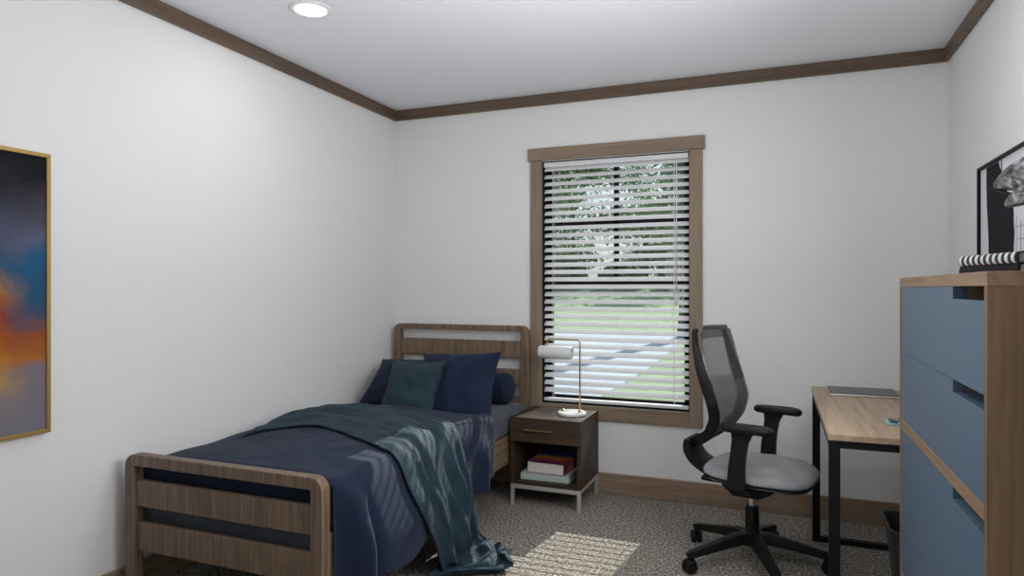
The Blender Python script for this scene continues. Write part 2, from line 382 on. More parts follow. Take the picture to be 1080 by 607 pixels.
# blind
bl = thing('window_blind', 'white horizontal slat blind lowered over the whole window, slats tilted open', 'blind', ((WX0 + WX1) / 2, YB + 0.036, WZ0))
bo = Vector(bl.location); bx0, bx1 = WX0 + 0.007 - bo.x, WX1 - 0.007 - bo.x
b = B(); b.box((bx0, -0.027, WZ1 - 0.034 - bo.z), (bx1, 0.022, WZ1 - 0.002 - bo.z), 0.003); obj('head_rail', b, M_white, bl)
b = B(); th = R(44); sw = 0.036; nsl = 34; z_top = 1.9545 - bo.z + 0.0215; pitch = 0.0459
for i in range(nsl):
    zc = z_top - i * pitch
    if zc < 0.045: break
    rows = []
    for k in range(5):
        q = (k / 4 - 0.5) * sw; bow = 0.0025 * (1 - (2 * k / 4 - 1) ** 2)
        y = q * math.cos(th) - bow * math.sin(th); z = zc + q * math.sin(th) + bow * math.cos(th)
        rows.append((y, z))
    ny, nzv = -math.sin(th) * 0.0026, math.cos(th) * 0.0026
    poly = rows + [(y - ny, z - nzv) for y, z in rows[::-1]]
    b.prism(poly, 0, bx0, bx1)
    zlast = zc
obj('slats', b, M_slat, bl)
b = B(); b.box((bx0, -0.022, 0.010), (bx1, 0.022, 0.028), 0.003); obj('bottom_rail', b, M_white, bl)
for cx in (bx0 + 0.055, bx1 - 0.085):
    b = B()
    for yy in (-0.0185, 0.0185): b.tube([(cx, yy, WZ1 - 0.05 - bo.z), (cx, yy, 0.02)], 0.0012, 5)
    obj('ladder_cord', b, M_white, bl)
b = B(); cxw = bx1 - 0.068
b.tube([(cxw, -0.030, WZ1 - 0.045 - bo.z), (cxw, -0.032, WZ1 - 0.09 - bo.z), (cxw, -0.032, 0.68)], 0.0032, 8); b.tube([(cxw, -0.032, 0.68), (cxw, -0.032, 0.62)], 0.005, 8)
obj('tilt_wand', b, M_white, bl, smooth=True)

# ------------------------------------------------------------------ ceiling lights
M_diff = plain('light_diffuser', (0.9, 0.9, 0.9), 0.5, emit=(1, 0.98, 0.95), es=4.0)
cl = thing('recessed_ceiling_light', 'round white recessed ceiling light set in the ceiling above the bed', 'ceiling light', (-1.873, 2.34, CEIL))
b = B(); b.lathe([(0.066, 0.0), (0.066, -0.004), (0.074, -0.009), (0.086, -0.008), (0.092, -0.002), (0.092, 0.0)], n=48); obj('trim_ring', b, M_white, cl, smooth=True)
b = B(); b.lathe([(0.0, -0.001), (0.068, -0.001), (0.066, -0.006), (0.0, -0.008)], n=48); obj('diffuser', b, M_diff, cl, smooth=True)
for x, y, e in ((-1.873, 2.34, 2), (0.25, 2.34, 3), (0.25, 0.1, 2)):  # first belongs to the ceiling light; the other two are added, without fixtures
    light('ceiling_glow', 'AREA', (x, y, CEIL - 0.012), (0, 0, 0), e, (0.97, 0.98, 1.0), shape='DISK', size=0.13)

# ------------------------------------------------------------------ bed
BX0, BX1 = -2.366, -1.428; FY0, FY1 = 1.843, 1.888; HY0, HY1 = 3.83, 3.875
bed = thing('twin_bed', 'wooden twin bed with rounded slatted headboard and footboard against the left wall', 'bed', (BX0, FY0, 0))
bo_ = Vector((BX0, FY0, 0))
def rounded_frame(x0, x1, y0, y1, ztop, wpost, wtop, rad):
    """inverted U: posts to the floor and a top bar with rounded outer corners"""
    bb = B(); outer = [(x0, 0.0)]; 
    for k in range(9):
        a = math.pi - k / 8 * math.pi / 2; outer.append((x0 + rad + rad * math.cos(a), ztop - rad + rad * math.sin(a)))
    for k in range(9):
        a = math.pi / 2 - k / 8 * math.pi / 2; outer.append((x1 - rad + rad * math.cos(a), ztop - rad + rad * math.sin(a)))
    outer.append((x1, 0.0))
    ri = 0.006; inner = [(x0 + wpost, 0.0)]
    for k in range(9):
        a = math.pi - k / 8 * math.pi / 2; inner.append((x0 + wpost + ri + ri * math.cos(a), ztop - wtop - ri + ri * math.sin(a)))
    for k in range(9):
        a = math.pi / 2 - k / 8 * math.pi / 2; inner.append((x1 - wpost - ri + ri * math.cos(a), ztop - wtop - ri + ri * math.sin(a)))
    inner.append((x1 - wpost, 0.0))
    V = {}
    for nm, pts in (('o', outer), ('i', inner)):
        for s_, y in ((0, y0), (1, y1)): V[nm, s_] = [bb.bm.verts.new(Vector((p[0], y, p[1])) - bo_) for p in pts]
    n = len(outer)
    for k in range(n - 1):
        bb.bm.faces.new((V['o', 0][k], V['o', 0][k + 1], V['i', 0][k + 1], V['i', 0][k]))
        bb.bm.faces.new((V['o', 1][k], V['i', 1][k], V['i', 1][k + 1], V['o', 1][k + 1]))
        bb.bm.faces.new((V['o', 0][k], V['o', 1][k], V['o', 1][k + 1], V['o', 0][k + 1]))
        bb.bm.faces.new((V['i', 0][k], V['i', 0][k + 1], V['i', 1][k + 1], V['i', 1][k]))
    for k in (0, n - 1): bb.bm.faces.new((V['o', 0][k], V['i', 0][k], V['i', 1][k], V['o', 1][k]))
    return bb
def bedpart(name, x0, y0, z0, x1, y1, z1, mat, parent, bev=0.003):
    bb = B(); bb.box(Vector((x0, y0, z0)) - bo_, Vector((x1, y1, z1)) - bo_, bev); return obj(name, bb, mat, parent)
def add_bevel(o, wd=0.004, seg=2):
    m = o.modifiers.new('bevel', 'BEVEL'); m.width = wd; m.segments = seg; m.limit_method = 'ANGLE'; m.angle_limit = R(50)
fb = obj('footboard', rounded_frame(BX0, BX1, FY0, FY1, 0.588, 0.050, 0.044, 0.05), M_bed_z, bed); add_bevel(fb)
for z0, z1 in ((0.385, 0.487), (0.215, 0.325)): bedpart('footboard_slat', BX0 + 0.048, FY0 + 0.013, z0, BX1 - 0.048, FY1 - 0.010, z1, M_bed_z, fb)
hb = obj('headboard', rounded_frame(-2.385, -1.425, HY0, HY1, 0.998, 0.052, 0.036, 0.05), M_bed_z, bed); add_bevel(hb)
for z0, z1 in ((0.799, 0.903), (0.629, 0.728), (0.30, 0.562)): bedpart('headboard_slat', -2.385 + 0.05, HY0 + 0.012, z0, -1.425 - 0.05, HY1 - 0.010, z1, M_bed_z, hb)
bedpart('side_rail', BX1 - 0.035, FY1, 0.225, BX1 - 0.008, HY0, 0.385, M_bed_y, bed)
bedpart('side_rail', BX0 + 0.008, FY1, 0.225, BX0 + 0.035, HY0, 0.385, M_bed_y, bed)
bb = B()
for k in range(12):
    y = FY1 + 0.06 + k * 0.162
    bb.box(Vector((BX0 + 0.035, y, 0.250)) - bo_, Vector((BX1 - 0.035, y + 0.07, 0.268)) - bo_)
obj('slat_base', bb, M_bed_x, bed)
# mattress
b = B(); b.box((BX0 + 0.030, FY1 + 0.012, 0.386), (BX1 - 0.004, HY0 - 0.004, 0.530), 0.035, 5); b.box((BX0 + 0.040, FY1 + 0.012, 0.270), (BX1 - 0.040, HY0 - 0.004, 0.43), 0.02, 4)
mt = obj('mattress', b, M_sheet, None, smooth=True, origin=(BX0 + 0.5, 2.8, 0.27)); tag(mt, 'single mattress in a dark grey fitted sheet on the wooden bed', 'mattress')

# duvet
DTOP = 0.556; EX = -1.455; RAD = 0.055
def top_h(x, y):
    e = sstep(-2.36, -2.22, x) * (1 - 0.35 * sstep(-1.66, -1.44, x))
    h = 0.020 * e + 0.016 * nz(x * 2.2, y * 1.6, 3.1) * e + 0.008 * nz(x * 5, y * 6, 1.7)
    h += 0.030 * math.exp(-((y - 2.75) / 0.35) ** 2) * e
    return h
def sidefold(y, f, amp=1.0):
    """outward offset of the hanging side, f = depth below the edge 0..1"""
    s = 0.5 + 0.5 * math.sin(y * 17 + 2.2 * nz(y * 2.3, 0.4, f * 0.8) + 0.9 * f)
    s2 = 0.5 + 0.5 * math.sin(y * 31 + 1.3 + 3 * nz(y * 3.1, 2.4, f))
    k = 1 - 0.80 * math.exp(-((y - 2.26) / 0.22) ** 4)
    flare = 0.075 * math.exp(-((y - 2.24) / 0.25) ** 4) + 0.055 * math.exp(-((y - 1.965) / 0.04) ** 2)
    return amp * (f * (0.012 + k * (0.042 * s ** 1.3 + 0.012 * s2)) + f ** 0.8 * flare - 0.030 * f * math.exp(-((y - 2.035) / 0.022) ** 2))
def hang(r, y, amp=1.0, out=0.0, foldfn=sidefold, L=0.30):
    """r metres past the bed edge along the cloth -> (x, z)"""
    rr = RAD + out; q = rr * math.pi / 2
    zt = DTOP + out + top_h(EX, y) * (1 - sstep(0, q * 0.9, r))
    if r < q:
        a = r / rr; x = EX - 0.0 + rr * math.sin(a) - rr * 0.0; z = zt - rr * (1 - math.cos(a))
    else:
        x = EX + rr; z = zt - rr - (r - q)
    f = sstep(0, L, r)
    return x + foldfn(y, f, amp), z
DY0, DY1 = 1.897, 3.24
def duvet_pt(u, v):
    # u across 0..1 (wall -> hem), v along 0..1 with short drop at the foot
    fd = 0.175
    if v < 0.09:
        rb = (0.09 - v) / 0.09 * fd; y = DY0 + 0.030 - 0.030 * min(1, rb / 0.03) ** 0.6; dz = rb
    else:
        y = DY0 + 0.030 + (v - 0.09) / 0.91 * (DY1 - DY0 - 0.03); rb = 0; dz = 0
    a = -0.10 + u * (EX + 2.355 + 0.10 + 0.335)
    if a < 0:
        x = -2.360; z = DTOP - 0.02 + a * 0.9 - 0.0
    elif a < EX + 2.355:
        x = -2.355 + a; ed = min(1, a / 0.07); z = DTOP - 0.02 * (1 - math.sin(ed * math.pi / 2)) + top_h(x, y)
    else:
        r = a - (EX + 2.355)
        rmax = 0.335; hem = lerp_tab([(1.9, 0.38), (2.1, 0.375), (2.35, 0.36), (2.6, 0.335), (3.0, 0.335), (3.25, 0.33)], y) + 0.012 * math.sin(y * 15)
        r *= hem / rmax * 1.06
        x, z = hang(r, y)
    dr = dz * (1 - sstep(EX - 0.02, EX + 0.05, x))
    z2 = z - dr
    if rb > 0 and dr > 0: y += -0.004 * math.sin(x * 22) * (dz / fd)
    if v > 0.93:                                     # rolled end toward the pillows
        q = (v - 0.93) / 0.07; z2 -= 0.030 * q * q * (1 if x < EX else 0.0); 
    if x > -1.423: x = -1.423 + (x + 1.423) * (0.05 + 0.95 * sstep(1.893, 1.955, y))
    if x > EX: y -= 0.05 * sstep(0.0, 0.3, DTOP - z) * sstep(2.9, 3.24, y) - 0.0
    return Vector((x, y, z2))
b = B(); b.grid(duvet_pt, 150, 150)
dv = obj('duvet', b, M_navy, None, smooth=True, origin=(-1.9, 2.6, 0.53), solid=0.012)
tag(dv, 'navy blue duvet spread over the bed and hanging down its right side', 'duvet')

# throw: follows the duvet, hangs down and crumples on the carpet
fr = [(-0.75, 2.24), (-0.60, 2.44), (-0.42, 2.47), (-0.14, 2.34), (0.0, 2.28), (0.15, 2.26), (0.30, 2.33), (0.45, 2.43), (0.60, 2.50), (0.80, 2.47), (0.95, 2.40)]
bk = [(-0.75, 2.86), (-0.60, 2.93), (-0.42, 2.96), (-0.25, 2.96), (-0.05, 2.86), (0.08, 2.82), (0.25, 2.88), (0.45, 2.91), (0.60, 2.93), (0.80, 2.84), (0.95, 2.76)]
def cub(tab, x):
    for i in range(len(tab) - 1):
        if x <= tab[i + 1][0] or i == len(tab) - 2:
            x0, y0 = tab[i]; x1, y1 = tab[i + 1]; t = (x - x0) / (x1 - x0)
            m0 = (y1 - tab[i - 1][1]) / (x1 - tab[i - 1][0]) if i else (y1 - y0) / (x1 - x0)
            m1 = (tab[i + 2][1] - y0) / (tab[i + 2][0] - x0) if i + 2 < len(tab) else (y1 - y0) / (x1 - x0)
            h = x1 - x0
            return (2 * t ** 3 - 3 * t * t + 1) * y0 + (t ** 3 - 2 * t * t + t) * h * m0 + (-2 * t ** 3 + 3 * t * t) * y1 + (t ** 3 - t * t) * h * m1
def throwfold(y, f, amp): return sidefold(y, f, 1.0)
def throw_pt(u, v):
    a = -0.78 + v * (0.78 + 0.86)                        # signed arc past the edge
    f_, k_ = cub(fr, a), cub(bk, a)
    t = u + 0.03 * math.sin(u * 12 + a * 3) * (1 - abs(2 * u - 1))
    y = f_ + (k_ - f_) * t
    puff = 0.010 + 0.008 * math.sin(math.pi * u) 
    # longitudinal pleats: diagonal ridges running along the throw, fading at its borders
    edge = min(1, 6 * u) * min(1, 6 * (1 - u))
    grow = 0.35 + 0.65 * sstep(-0.25, 0.25, a)
    ple = (0.5 + 0.5 * math.sin(u * 21 + a * 5.5 + 2.5 * nz(u * 2, a * 2, 0.3))) ** 1.6
    ple2 = 0.5 + 0.5 * math.sin(u * 43 - a * 4 + 3 * nz(u * 3, a * 3, 7.3))
    d = puff + edge * grow * (0.026 * ple + 0.008 * ple2) + 0.006 * nz(u * 7, a * 9, 2.2)
    if a < -0.0:
        x = EX + a + 0.02 * math.sin(u * 9) * sstep(-0.6, -0.78, a)
        z = DTOP + top_h(x, y) + 0.004 + d
        if a < -0.70: z -= 0.02 * sstep(-0.70, -0.78, a)
        return Vector((x, y, z))
    x, z = hang(a, y, 1.0)
    q = RAD * math.pi / 2
    k = min(1, a / q); x += (d + 0.008) * math.sin(k * math.pi / 2); z += (d + 0.004) * math.cos(k * math.pi / 2)
    x += 0.018 * sstep(0.25, 0.5, a)
    if z < 0.05:                                         # lies on the carpet in ripples
        g = 0.05 - z
        z = 0.050 - 0.028 * sstep(0.0, 0.05, g) + 0.030 * (0.5 + 0.5 * math.sin(g * 36 + u * 6 + 2 * nz(u * 3, g * 5, 1.2))) * sstep(0.02, 0.10, g) + 0.03 * nz(u * 4, g * 9, 5.5) * sstep(0.02, 0.1, g) + d * 0.3 * sstep(0.1, 0, g)
        x += g * (-0.15 + 0.80 * sstep(0.10, 0.40, u)); y += 0.02 * math.sin(u * 9 + g * 14) * sstep(0, 0.1, g)
        z = max(0.016, z)
    return Vector((x, y, z))
b = B(); b.grid(throw_pt, 110, 230)
tw = obj('throw_blanket', b, M_throw, None, smooth=True, origin=(-1.5, 2.6, 0.6), solid=0.006)
tag(tw, 'teal throw blanket draped across the navy duvet and trailing onto the carpet', 'throw blanket')

# pillows
def pillow(w_, h_, t_, seed, nseg=36, corner=0.10, flange=0.0):
    bb = B()
    def sheet(sgn):
        def fn(i, j):
            u, v = 2 * i - 1, 2 * j - 1
            px = w_ / 2 * u * (1 - corner * (1 - 0) * (1 - abs(v)) ** 0 * 0) ; py = h_ / 2 * v
            px *= 1 - corner * (1 - v * v) * abs(u) ** 3 * 0.9; py *= 1 - corner * (1 - u * u) * abs(v) ** 3 * 0.9
            prof = max(0, (1 - abs(u) ** 2.6)) ** 0.55 * max(0, (1 - abs(v) ** 2.6)) ** 0.55
            z = sgn * t_ / 2 * prof * (1 + 0.10 * nz(u * 1.5, v * 1.5, seed))
            z += sgn * prof * 0.020 * nz(u * 3, v * 2.5, seed + 4) + 0.010 * nz(u * 1.3, v * 1.3, seed + 9)
            cr = abs(math.sin(6 * (u - v) + seed + 2 * nz(u, v, seed))) ** 8 * 0.006 * (abs(u * v)); z -= sgn * cr * prof
            return Vector((px, py, z))
        return fn
    bb.grid(sheet(1), nseg, nseg); bb.grid(sheet(-1), nseg, nseg)
    bmesh.ops.remove_doubles(bb.bm, verts=bb.bm.verts[:], dist=0.0004)
    return bb
def place(o, loc, xdir, updir):
    """local x -> xdir, local y -> updir, local z -> their cross"""
    X = Vector(xdir).normalized(); Y = (Vector(updir) - X * X.dot(Vector(updir))).normalized(); Z = X.cross(Y)
    m = Matrix((X, Y, Z)).transposed().to_4x4(); m.translation = Vector(loc); o.matrix_world = m
o = obj('pillow', pillow(0.60, 0.40, 0.15, 1.0), M_navyp, None, smooth=True, origin=(0, 0, 0))
place(o, (-2.045, 3.50, 0.655), (1, 0.05, 0.0), (0.03, 0.75, 0.60)); tag(o, 'navy blue pillow leaning by the left wall behind the teal cushion', 'pillow')
o = obj('pillow', pillow(0.49, 0.44, 0.16, 5.0), M_navyp, None, smooth=True, origin=(0, 0, 0))
place(o, (-1.705, 3.40, 0.675), (1, 0.10, 0.05), (0.22, 0.58, 0.80)); tag(o, 'navy blue pillow propped in front of the bolster, right of the teal cushion', 'pillow')
o = obj('cushion', pillow(0.34, 0.34, 0.12, 9.0), M_teal, None, smooth=True, origin=(0, 0, 0))
place(o, (-1.905, 3.25, 0.675), (1, 0.03, 0.02), (0.03, 0.55, 0.83)); tag(o, 'small square teal cushion leaning on the two navy pillows', 'cushion')
b = B(); prof = []
for k in range(13):
    a = k / 12 * math.pi / 2; prof.append((0.093 * math.sin(a) if k else 0.0, 0.42 - 0.0 + 0.045 * math.cos(a)))
prof = prof[::1] + [(0.095, 0.2), (0.096, 0), (0.095, -0.2)] + [(r_, -z_) for r_, z_ in prof[::-1]]
b.lathe(prof, n=40, mat=Matrix.Rotation(R(90), 3, 'Y'))
o = obj('bolster_pillow', b, M_navyp, None, smooth=True, origin=(0, 0, 0)); o.location = (-1.935, 3.70, 0.628)
tag(o, 'round navy bolster pillow lying along the headboard behind the pillows', 'bolster')

# ------------------------------------------------------------------ nightstand and lamp, books
NX0, NX1, NY0, NY1 = -1.412, -1.000, 3.505, 3.898; NT, NB = 0.500, 0.122
ns = thing('nightstand', 'dark walnut nightstand with one drawer, open shelf and steel base under the window', 'nightstand', (NX0, NY0, 0)); no = Vector(ns.location)
def nb(name, x0, y0, z0, x1, y1, z1, mat=M_walnut_x, bev=0.002, parent=ns):
    bb = B(); bb.box(Vector((x0, y0, z0)) - no, Vector((x1, y1, z1)) - no, bev); return obj(name, bb, mat, parent)
nb('top_panel', NX0, NY0, NT - 0.020, NX1, NY1, NT)
nb('side_panel', NX0, NY0 + 0.002, NB, NX0 + 0.020, NY1, NT - 0.020); nb('side_panel', NX1 - 0.020, NY0 + 0.002, NB, NX1, NY1, NT - 0.020)
nb('shelf', NX0 + 0.020, NY0 + 0.002, NB, NX1 - 0.020, NY1 - 0.01, NB + 0.020); nb('back_panel', NX0 + 0.020, NY1 - 0.012, NB + 0.020, NX1 - 0.020, NY1 - 0.002, NT - 0.020)
nb('drawer_box', NX0 + 0.022, NY0 + 0.02, 0.375, NX1 - 0.022, NY1 - 0.02, NT - 0.022)
dr = nb('drawer', NX0 + 0.002, NY0 - 0.014, 0.368, NX1 - 0.002, NY0 + 0.004, NT - 0.012, bev=0.002)
bb = B(); hx0, hx1 = -1.325 - no.x, -1.155 - no.x; hy = NY0 - 0.014 - no.y
bb.box((hx0, hy - 0.026, 0.436), (hx1, hy - 0.018, 0.443), 0.002)
for hx in (hx0 + 0.015, hx1 - 0.015): bb.box((hx - 0.003, hy - 0.02, 0.4365), (hx + 0.003, hy + 0.002, 0.4425))
obj('handle', bb, M_brass, dr)
for fy in (NY0 + 0.002, NY1 - 0.024):                    # steel sled frames
    bb = B()
    bb.box(Vector((NX0, fy, 0.098)) - no, Vector((NX1, fy + 0.022, 0.122)) - no, 0.002)
    o = obj('base_rail', bb, M_chrome, ns)
    for lx in (NX0, NX1 - 0.020): nb('leg', lx, fy, 0, lx + 0.020, fy + 0.022, 0.098, M_chrome, 0.002, ns)
for lx in (NX0, NX1 - 0.02): nb('base_rail', lx, NY0 + 0.024, 0.102, lx + 0.02, NY1 - 0.024, 0.122, M_chrome, 0.002, ns)

M_page = plain('book_pages', (0.62, 0.56, 0.52), 0.8, ns=400, bump=0.2)
M_green = plain('pale_green_cover', (0.42, 0.50, 0.46), 0.5)
def book(name, label, cat, loc, rz, w_, d_, h_, cover, pages, cov=0.0025, spine='x-', group=None, spine_mat=None):
    """w_ along x, d_ along y; the spine closes the given side"""
    t = thing(name, label, cat, loc, rz, group)
    bb = B(); bb.box((-w_ / 2 + 0.004, -d_ / 2 + 0.004, cov), (w_ / 2 - 0.004, d_ / 2 - 0.004, h_ - cov), 0.0); obj('pages', bb, pages, t)
    bb = B(); bb.box((-w_ / 2, -d_ / 2, 0), (w_ / 2, d_ / 2, cov), 0.0008)
    bb.box((-w_ / 2, -d_ / 2, h_ - cov), (w_ / 2, d_ / 2, h_), 0.0008)
    if spine_mat is None: 
        if spine == 'x-': bb.box((-w_ / 2, -d_ / 2, 0), (-w_ / 2 + cov, d_ / 2, h_), 0.0008)
        elif spine == 'y-': bb.box((-w_ / 2, -d_ / 2, 0), (w_ / 2, -d_ / 2 + cov, h_), 0.0008)
        else: bb.box((w_ / 2 - cov, -d_ / 2, 0), (w_ / 2, d_ / 2, h_), 0.0008)
    obj('cover', bb, cover, t); return t
def sunset_mat():
    m, nt, p = newmat('sunset_cover')
    tc = nt.nodes.new('ShaderNodeTexCoord'); sep = nt.nodes.new('ShaderNodeSeparateXYZ'); n = nt.nodes.new('ShaderNodeTexNoise')
    n.inputs['Scale'].default_value = 14; n.inputs['Detail'].default_value = 5
    nt.links.new(tc.outputs['Object'], sep.inputs[0]); nt.links.new(tc.outputs['Object'], n.inputs['Vector'])
    a = nt.nodes.new('ShaderNodeMath'); a.operation = 'MULTIPLY_ADD'; a.inputs[1].default_value = 3.5; a.inputs[2].default_value = 0.36
    nt.links.new(sep.outputs['Y'], a.inputs[0])
    c = nt.nodes.new('ShaderNodeMath'); c.operation = 'MULTIPLY_ADD'; c.inputs[1].default_value = 0.28; nt.links.new(n.outputs['Fac'], c.inputs[0]); nt.links.new(a.outputs[0], c.inputs[2])
    r = ramp(nt, [(0.0, (0.05, 0.01, 0.03)), (0.22, (0.20, 0.03, 0.10)), (0.38, (0.65, 0.16, 0.03)), (0.52, (0.95, 0.50, 0.12)), (0.62, (0.35, 0.14, 0.28)), (0.74, (0.10, 0.16, 0.55)), (1.0, (0.03, 0.10, 0.40))])
    nt.links.new(c.outputs[0], r.inputs[0]); nt.links.new(r.outputs[0], p.inputs['Base Color']); p.inputs['Roughness'].default_value = 0.3
    return m
book('hardcover_book', 'pale green hardcover book at the bottom of the pair in the nightstand', 'book', (-1.225, 3.668, NB + 0.020), R(1.5), 0.285, 0.24, 0.038, M_green, M_page, spine='y-')
book('thick_book', 'thick book with blue and orange sunset cover on the pale green book', 'book', (-1.215, 3.695, NB + 0.058), R(-3), 0.225, 0.27, 0.063, sunset_mat(), M_page, spine='x+')

lp = thing('table_lamp', 'thin brass table lamp with white cylinder shade and round marble base', 'lamp', (-1.105, 3.70, NT)); 
b = B(); b.lathe([(0.0, 0), (0.078, 0), (0.082, 0.003), (0.082, 0.014), (0.078, 0.018), (0, 0.018)], n=48); obj('base', b, M_marble, lp, smooth=True, angle=40)
b = B(); px_, top_ = 0.047, 0.434
pts = [(px_, 0, 0.016), (px_, 0, top_ - 0.02)] + [(px_ - 0.02 + 0.02 * math.cos(a), 0, top_ - 0.02 + 0.02 * math.sin(a)) for a in [i / 6 * math.pi / 2 for i in range(7)]] + [(-0.14, 0, top_)]
pts += [(-0.14 - 0.012 * math.sin(a), 0, top_ - 0.012 + 0.012 * math.cos(a)) for a in [i / 5 * math.pi / 2 for i in range(1, 6)]] + [(-0.152, 0, top_ - 0.045)]
b.tube(pts, 0.0045, 10); obj('pole', b, M_brass, lp, smooth=True)
for qx in (px_, -0.055):
    b = B(); b.lathe([(0, 0.018), (0.011, 0.018), (0.011, 0.026), (0.006, 0.030), (0, 0.030)], (qx, 0, 0), n=20); obj('collar', b, M_brass, lp, smooth=True, angle=40)
M_shade = plain('opal_shade', (0.85, 0.86, 0.88), 0.35)
MATS['opal_shade'].node_tree.nodes['Principled BSDF'].inputs['Transmission Weight'].default_value = 0.25
b = B(); ry = Matrix.Rotation(R(90), 3, 'Y')
b.lathe([(0.0, -0.10), (0.034, -0.10), (0.038, -0.096), (0.038, 0.096), (0.034, 0.10), (0.031, 0.098), (0.031, -0.09), (0.0, -0.09)], (-0.10, 0, top_ - 0.078), n=40, mat=ry)
obj('lamp_shade', b, M_shade, lp, smooth=True, angle=50)

# ------------------------------------------------------------------ desk
DX0, DX1, DY0_, DY1_, DZ = 0.155, 0.775, 2.435, 3.585, 0.750
dk = thing('desk', 'desk with light oak top and black square metal legs along the right wall', 'desk', (DX0, DY0_, 0)); do = Vector(dk.location)
def db(name, x0, y0, z0, x1, y1, z1, mat=M_black, bev=0.002):
    bb = B(); bb.box(Vector((x0, y0, z0)) - do, Vector((x1, y1, z1)) - do, bev); return obj(name, bb, mat, dk)
db('desktop', DX0, DY0_, DZ - 0.022, DX1, DY1_, DZ, M_oak_y)
q = 0.034
for fy in (DY0_ + 0.004, DY1_ - q - 0.004):
    for lx in (DX0 + 0.004, DX1 - q - 0.004): db('leg', lx, fy, 0, lx + q, fy + q, DZ - 0.022)
    db('top_rail', DX0 + 0.004 + q, fy, DZ - 0.047, DX1 - q - 0.004, fy + q, DZ - 0.022)
    db('floor_rail', DX0 + 0.004 + q, fy, 0.0, DX1 - q - 0.004, fy + q, 0.024)
for lx in (DX0 + 0.004, DX1 - q - 0.004): db('top_rail', lx, DY0_ + 0.004 + q, DZ - 0.047, lx + q, DY1_ - q - 0.004, DZ - 0.022)

lt = thing('laptop', 'closed dark grey laptop near the far end of the desk', 'laptop', (0.360, 3.412, DZ), 0)
b = B(); b.box((-0.140, -0.105, 0.000), (0.140, 0.105, 0.009), 0.003); obj('base', b, plain('silver_alu', (0.55, 0.55, 0.56), 0.35, 0.6), lt)
b = B(); b.box((-0.139, -0.102, 0.009), (0.139, 0.105, 0.015), 0.003); obj('lid', b, plain('grey_lid', (0.09, 0.095, 0.105), 0.4, 0.3), lt)
kc = thing('desk_card_tray', 'small pale turquoise tray with dark squares on the desk beside the dresser', 'tray', (0.412, 2.705, DZ), 0)
b = B(); b.box((-0.055, -0.045, 0), (0.055, 0.045, 0.006), 0.002); obj('tray', b, plain('turquoise', (0.25, 0.42, 0.45), 0.4), kc)
for k in range(3):
    b = B(); b.box((-0.040 + k * 0.030, -0.026, 0.006), (-0.018 + k * 0.030, 0.03, 0.012), 0.001); obj('key', b, plain('dark_key', (0.02, 0.03, 0.04), 0.4), kc)

bn = thing('waste_bin', 'black tapered waste bin on the carpet under the desk', 'bin', (0.545, 3.02, 0))
b = B()
def ring(hw, z, rr=0.04):
    pts = []
    for cx_, cy_, a0 in ((1, 1, 0), (-1, 1, 90), (-1, -1, 180), (1, -1, 270)):
        for k in range(5):
            a = R(a0 + k * 22.5); pts.append(Vector((cx_ * (hw - rr) + rr * math.cos(a), cy_ * (hw - rr) + rr * math.sin(a), z)))
    return pts
rgs = [ring(0.105, 0.0), ring(0.106, 0.006), ring(0.135, 0.29), ring(0.146, 0.292), ring(0.146, 0.305), ring(0.139, 0.305), ring(0.130, 0.29), ring(0.100, 0.010)]
vv = [[b.bm.verts.new(p) for p in r_] for r_ in rgs]
for a_, c_ in zip(vv, vv[1:]):
    for k in range(20): b.bm.faces.new((a_[k], a_[(k + 1) % 20], c_[(k + 1) % 20], c_[k]))
b.bm.faces.new(vv[0]); b.bm.faces.new(vv[-1])
obj('bucket', b, plain('bin_plastic', (0.030, 0.031, 0.035), 0.45), bn, smooth=True, angle=35)

# ------------------------------------------------------------------ dresser
SX0, SX1, SY0, SY1, ST = 0.351, 0.790, 1.430, 2.352, 1.2635
ds = thing('dresser', 'tall oak dresser with slate blue drawer fronts at the right', 'dresser', (SX0, SY0, 0)); so = Vector(ds.location)
def sb(name, x0, y0, z0, x1, y1, z1, mat, bev=0.0015, parent=ds):
    bb = B(); bb.box(Vector((x0, y0, z0)) - so, Vector((x1, y1, z1)) - so, bev); return obj(name, bb, mat, parent)
sb('top_panel', SX0, SY0, ST - 0.027, SX1, SY1, ST, M_dres_y)
sb('side_panel', SX0, SY0, 0, SX1, SY0 + 0.020, ST - 0.027, M_dres_z); sb('side_panel', SX0, SY1 - 0.020, 0, SX1, SY1, ST - 0.027, M_dres_z)
sb('back_panel', SX1 - 0.012, SY0 + 0.02, 0.02, SX1, SY1 - 0.02, ST - 0.027, M_dres_y)
for z0, z1 in ((0.805, 0.834), (0.345, 0.374), (0.0, 0.06)): sb('divider', SX0, SY0 + 0.020, z0, SX1 - 0.012, SY1 - 0.020, z1, M_dres_y)
M_blued = plain('blue_drawer_box', (0.075, 0.13, 0.20), 0.5)
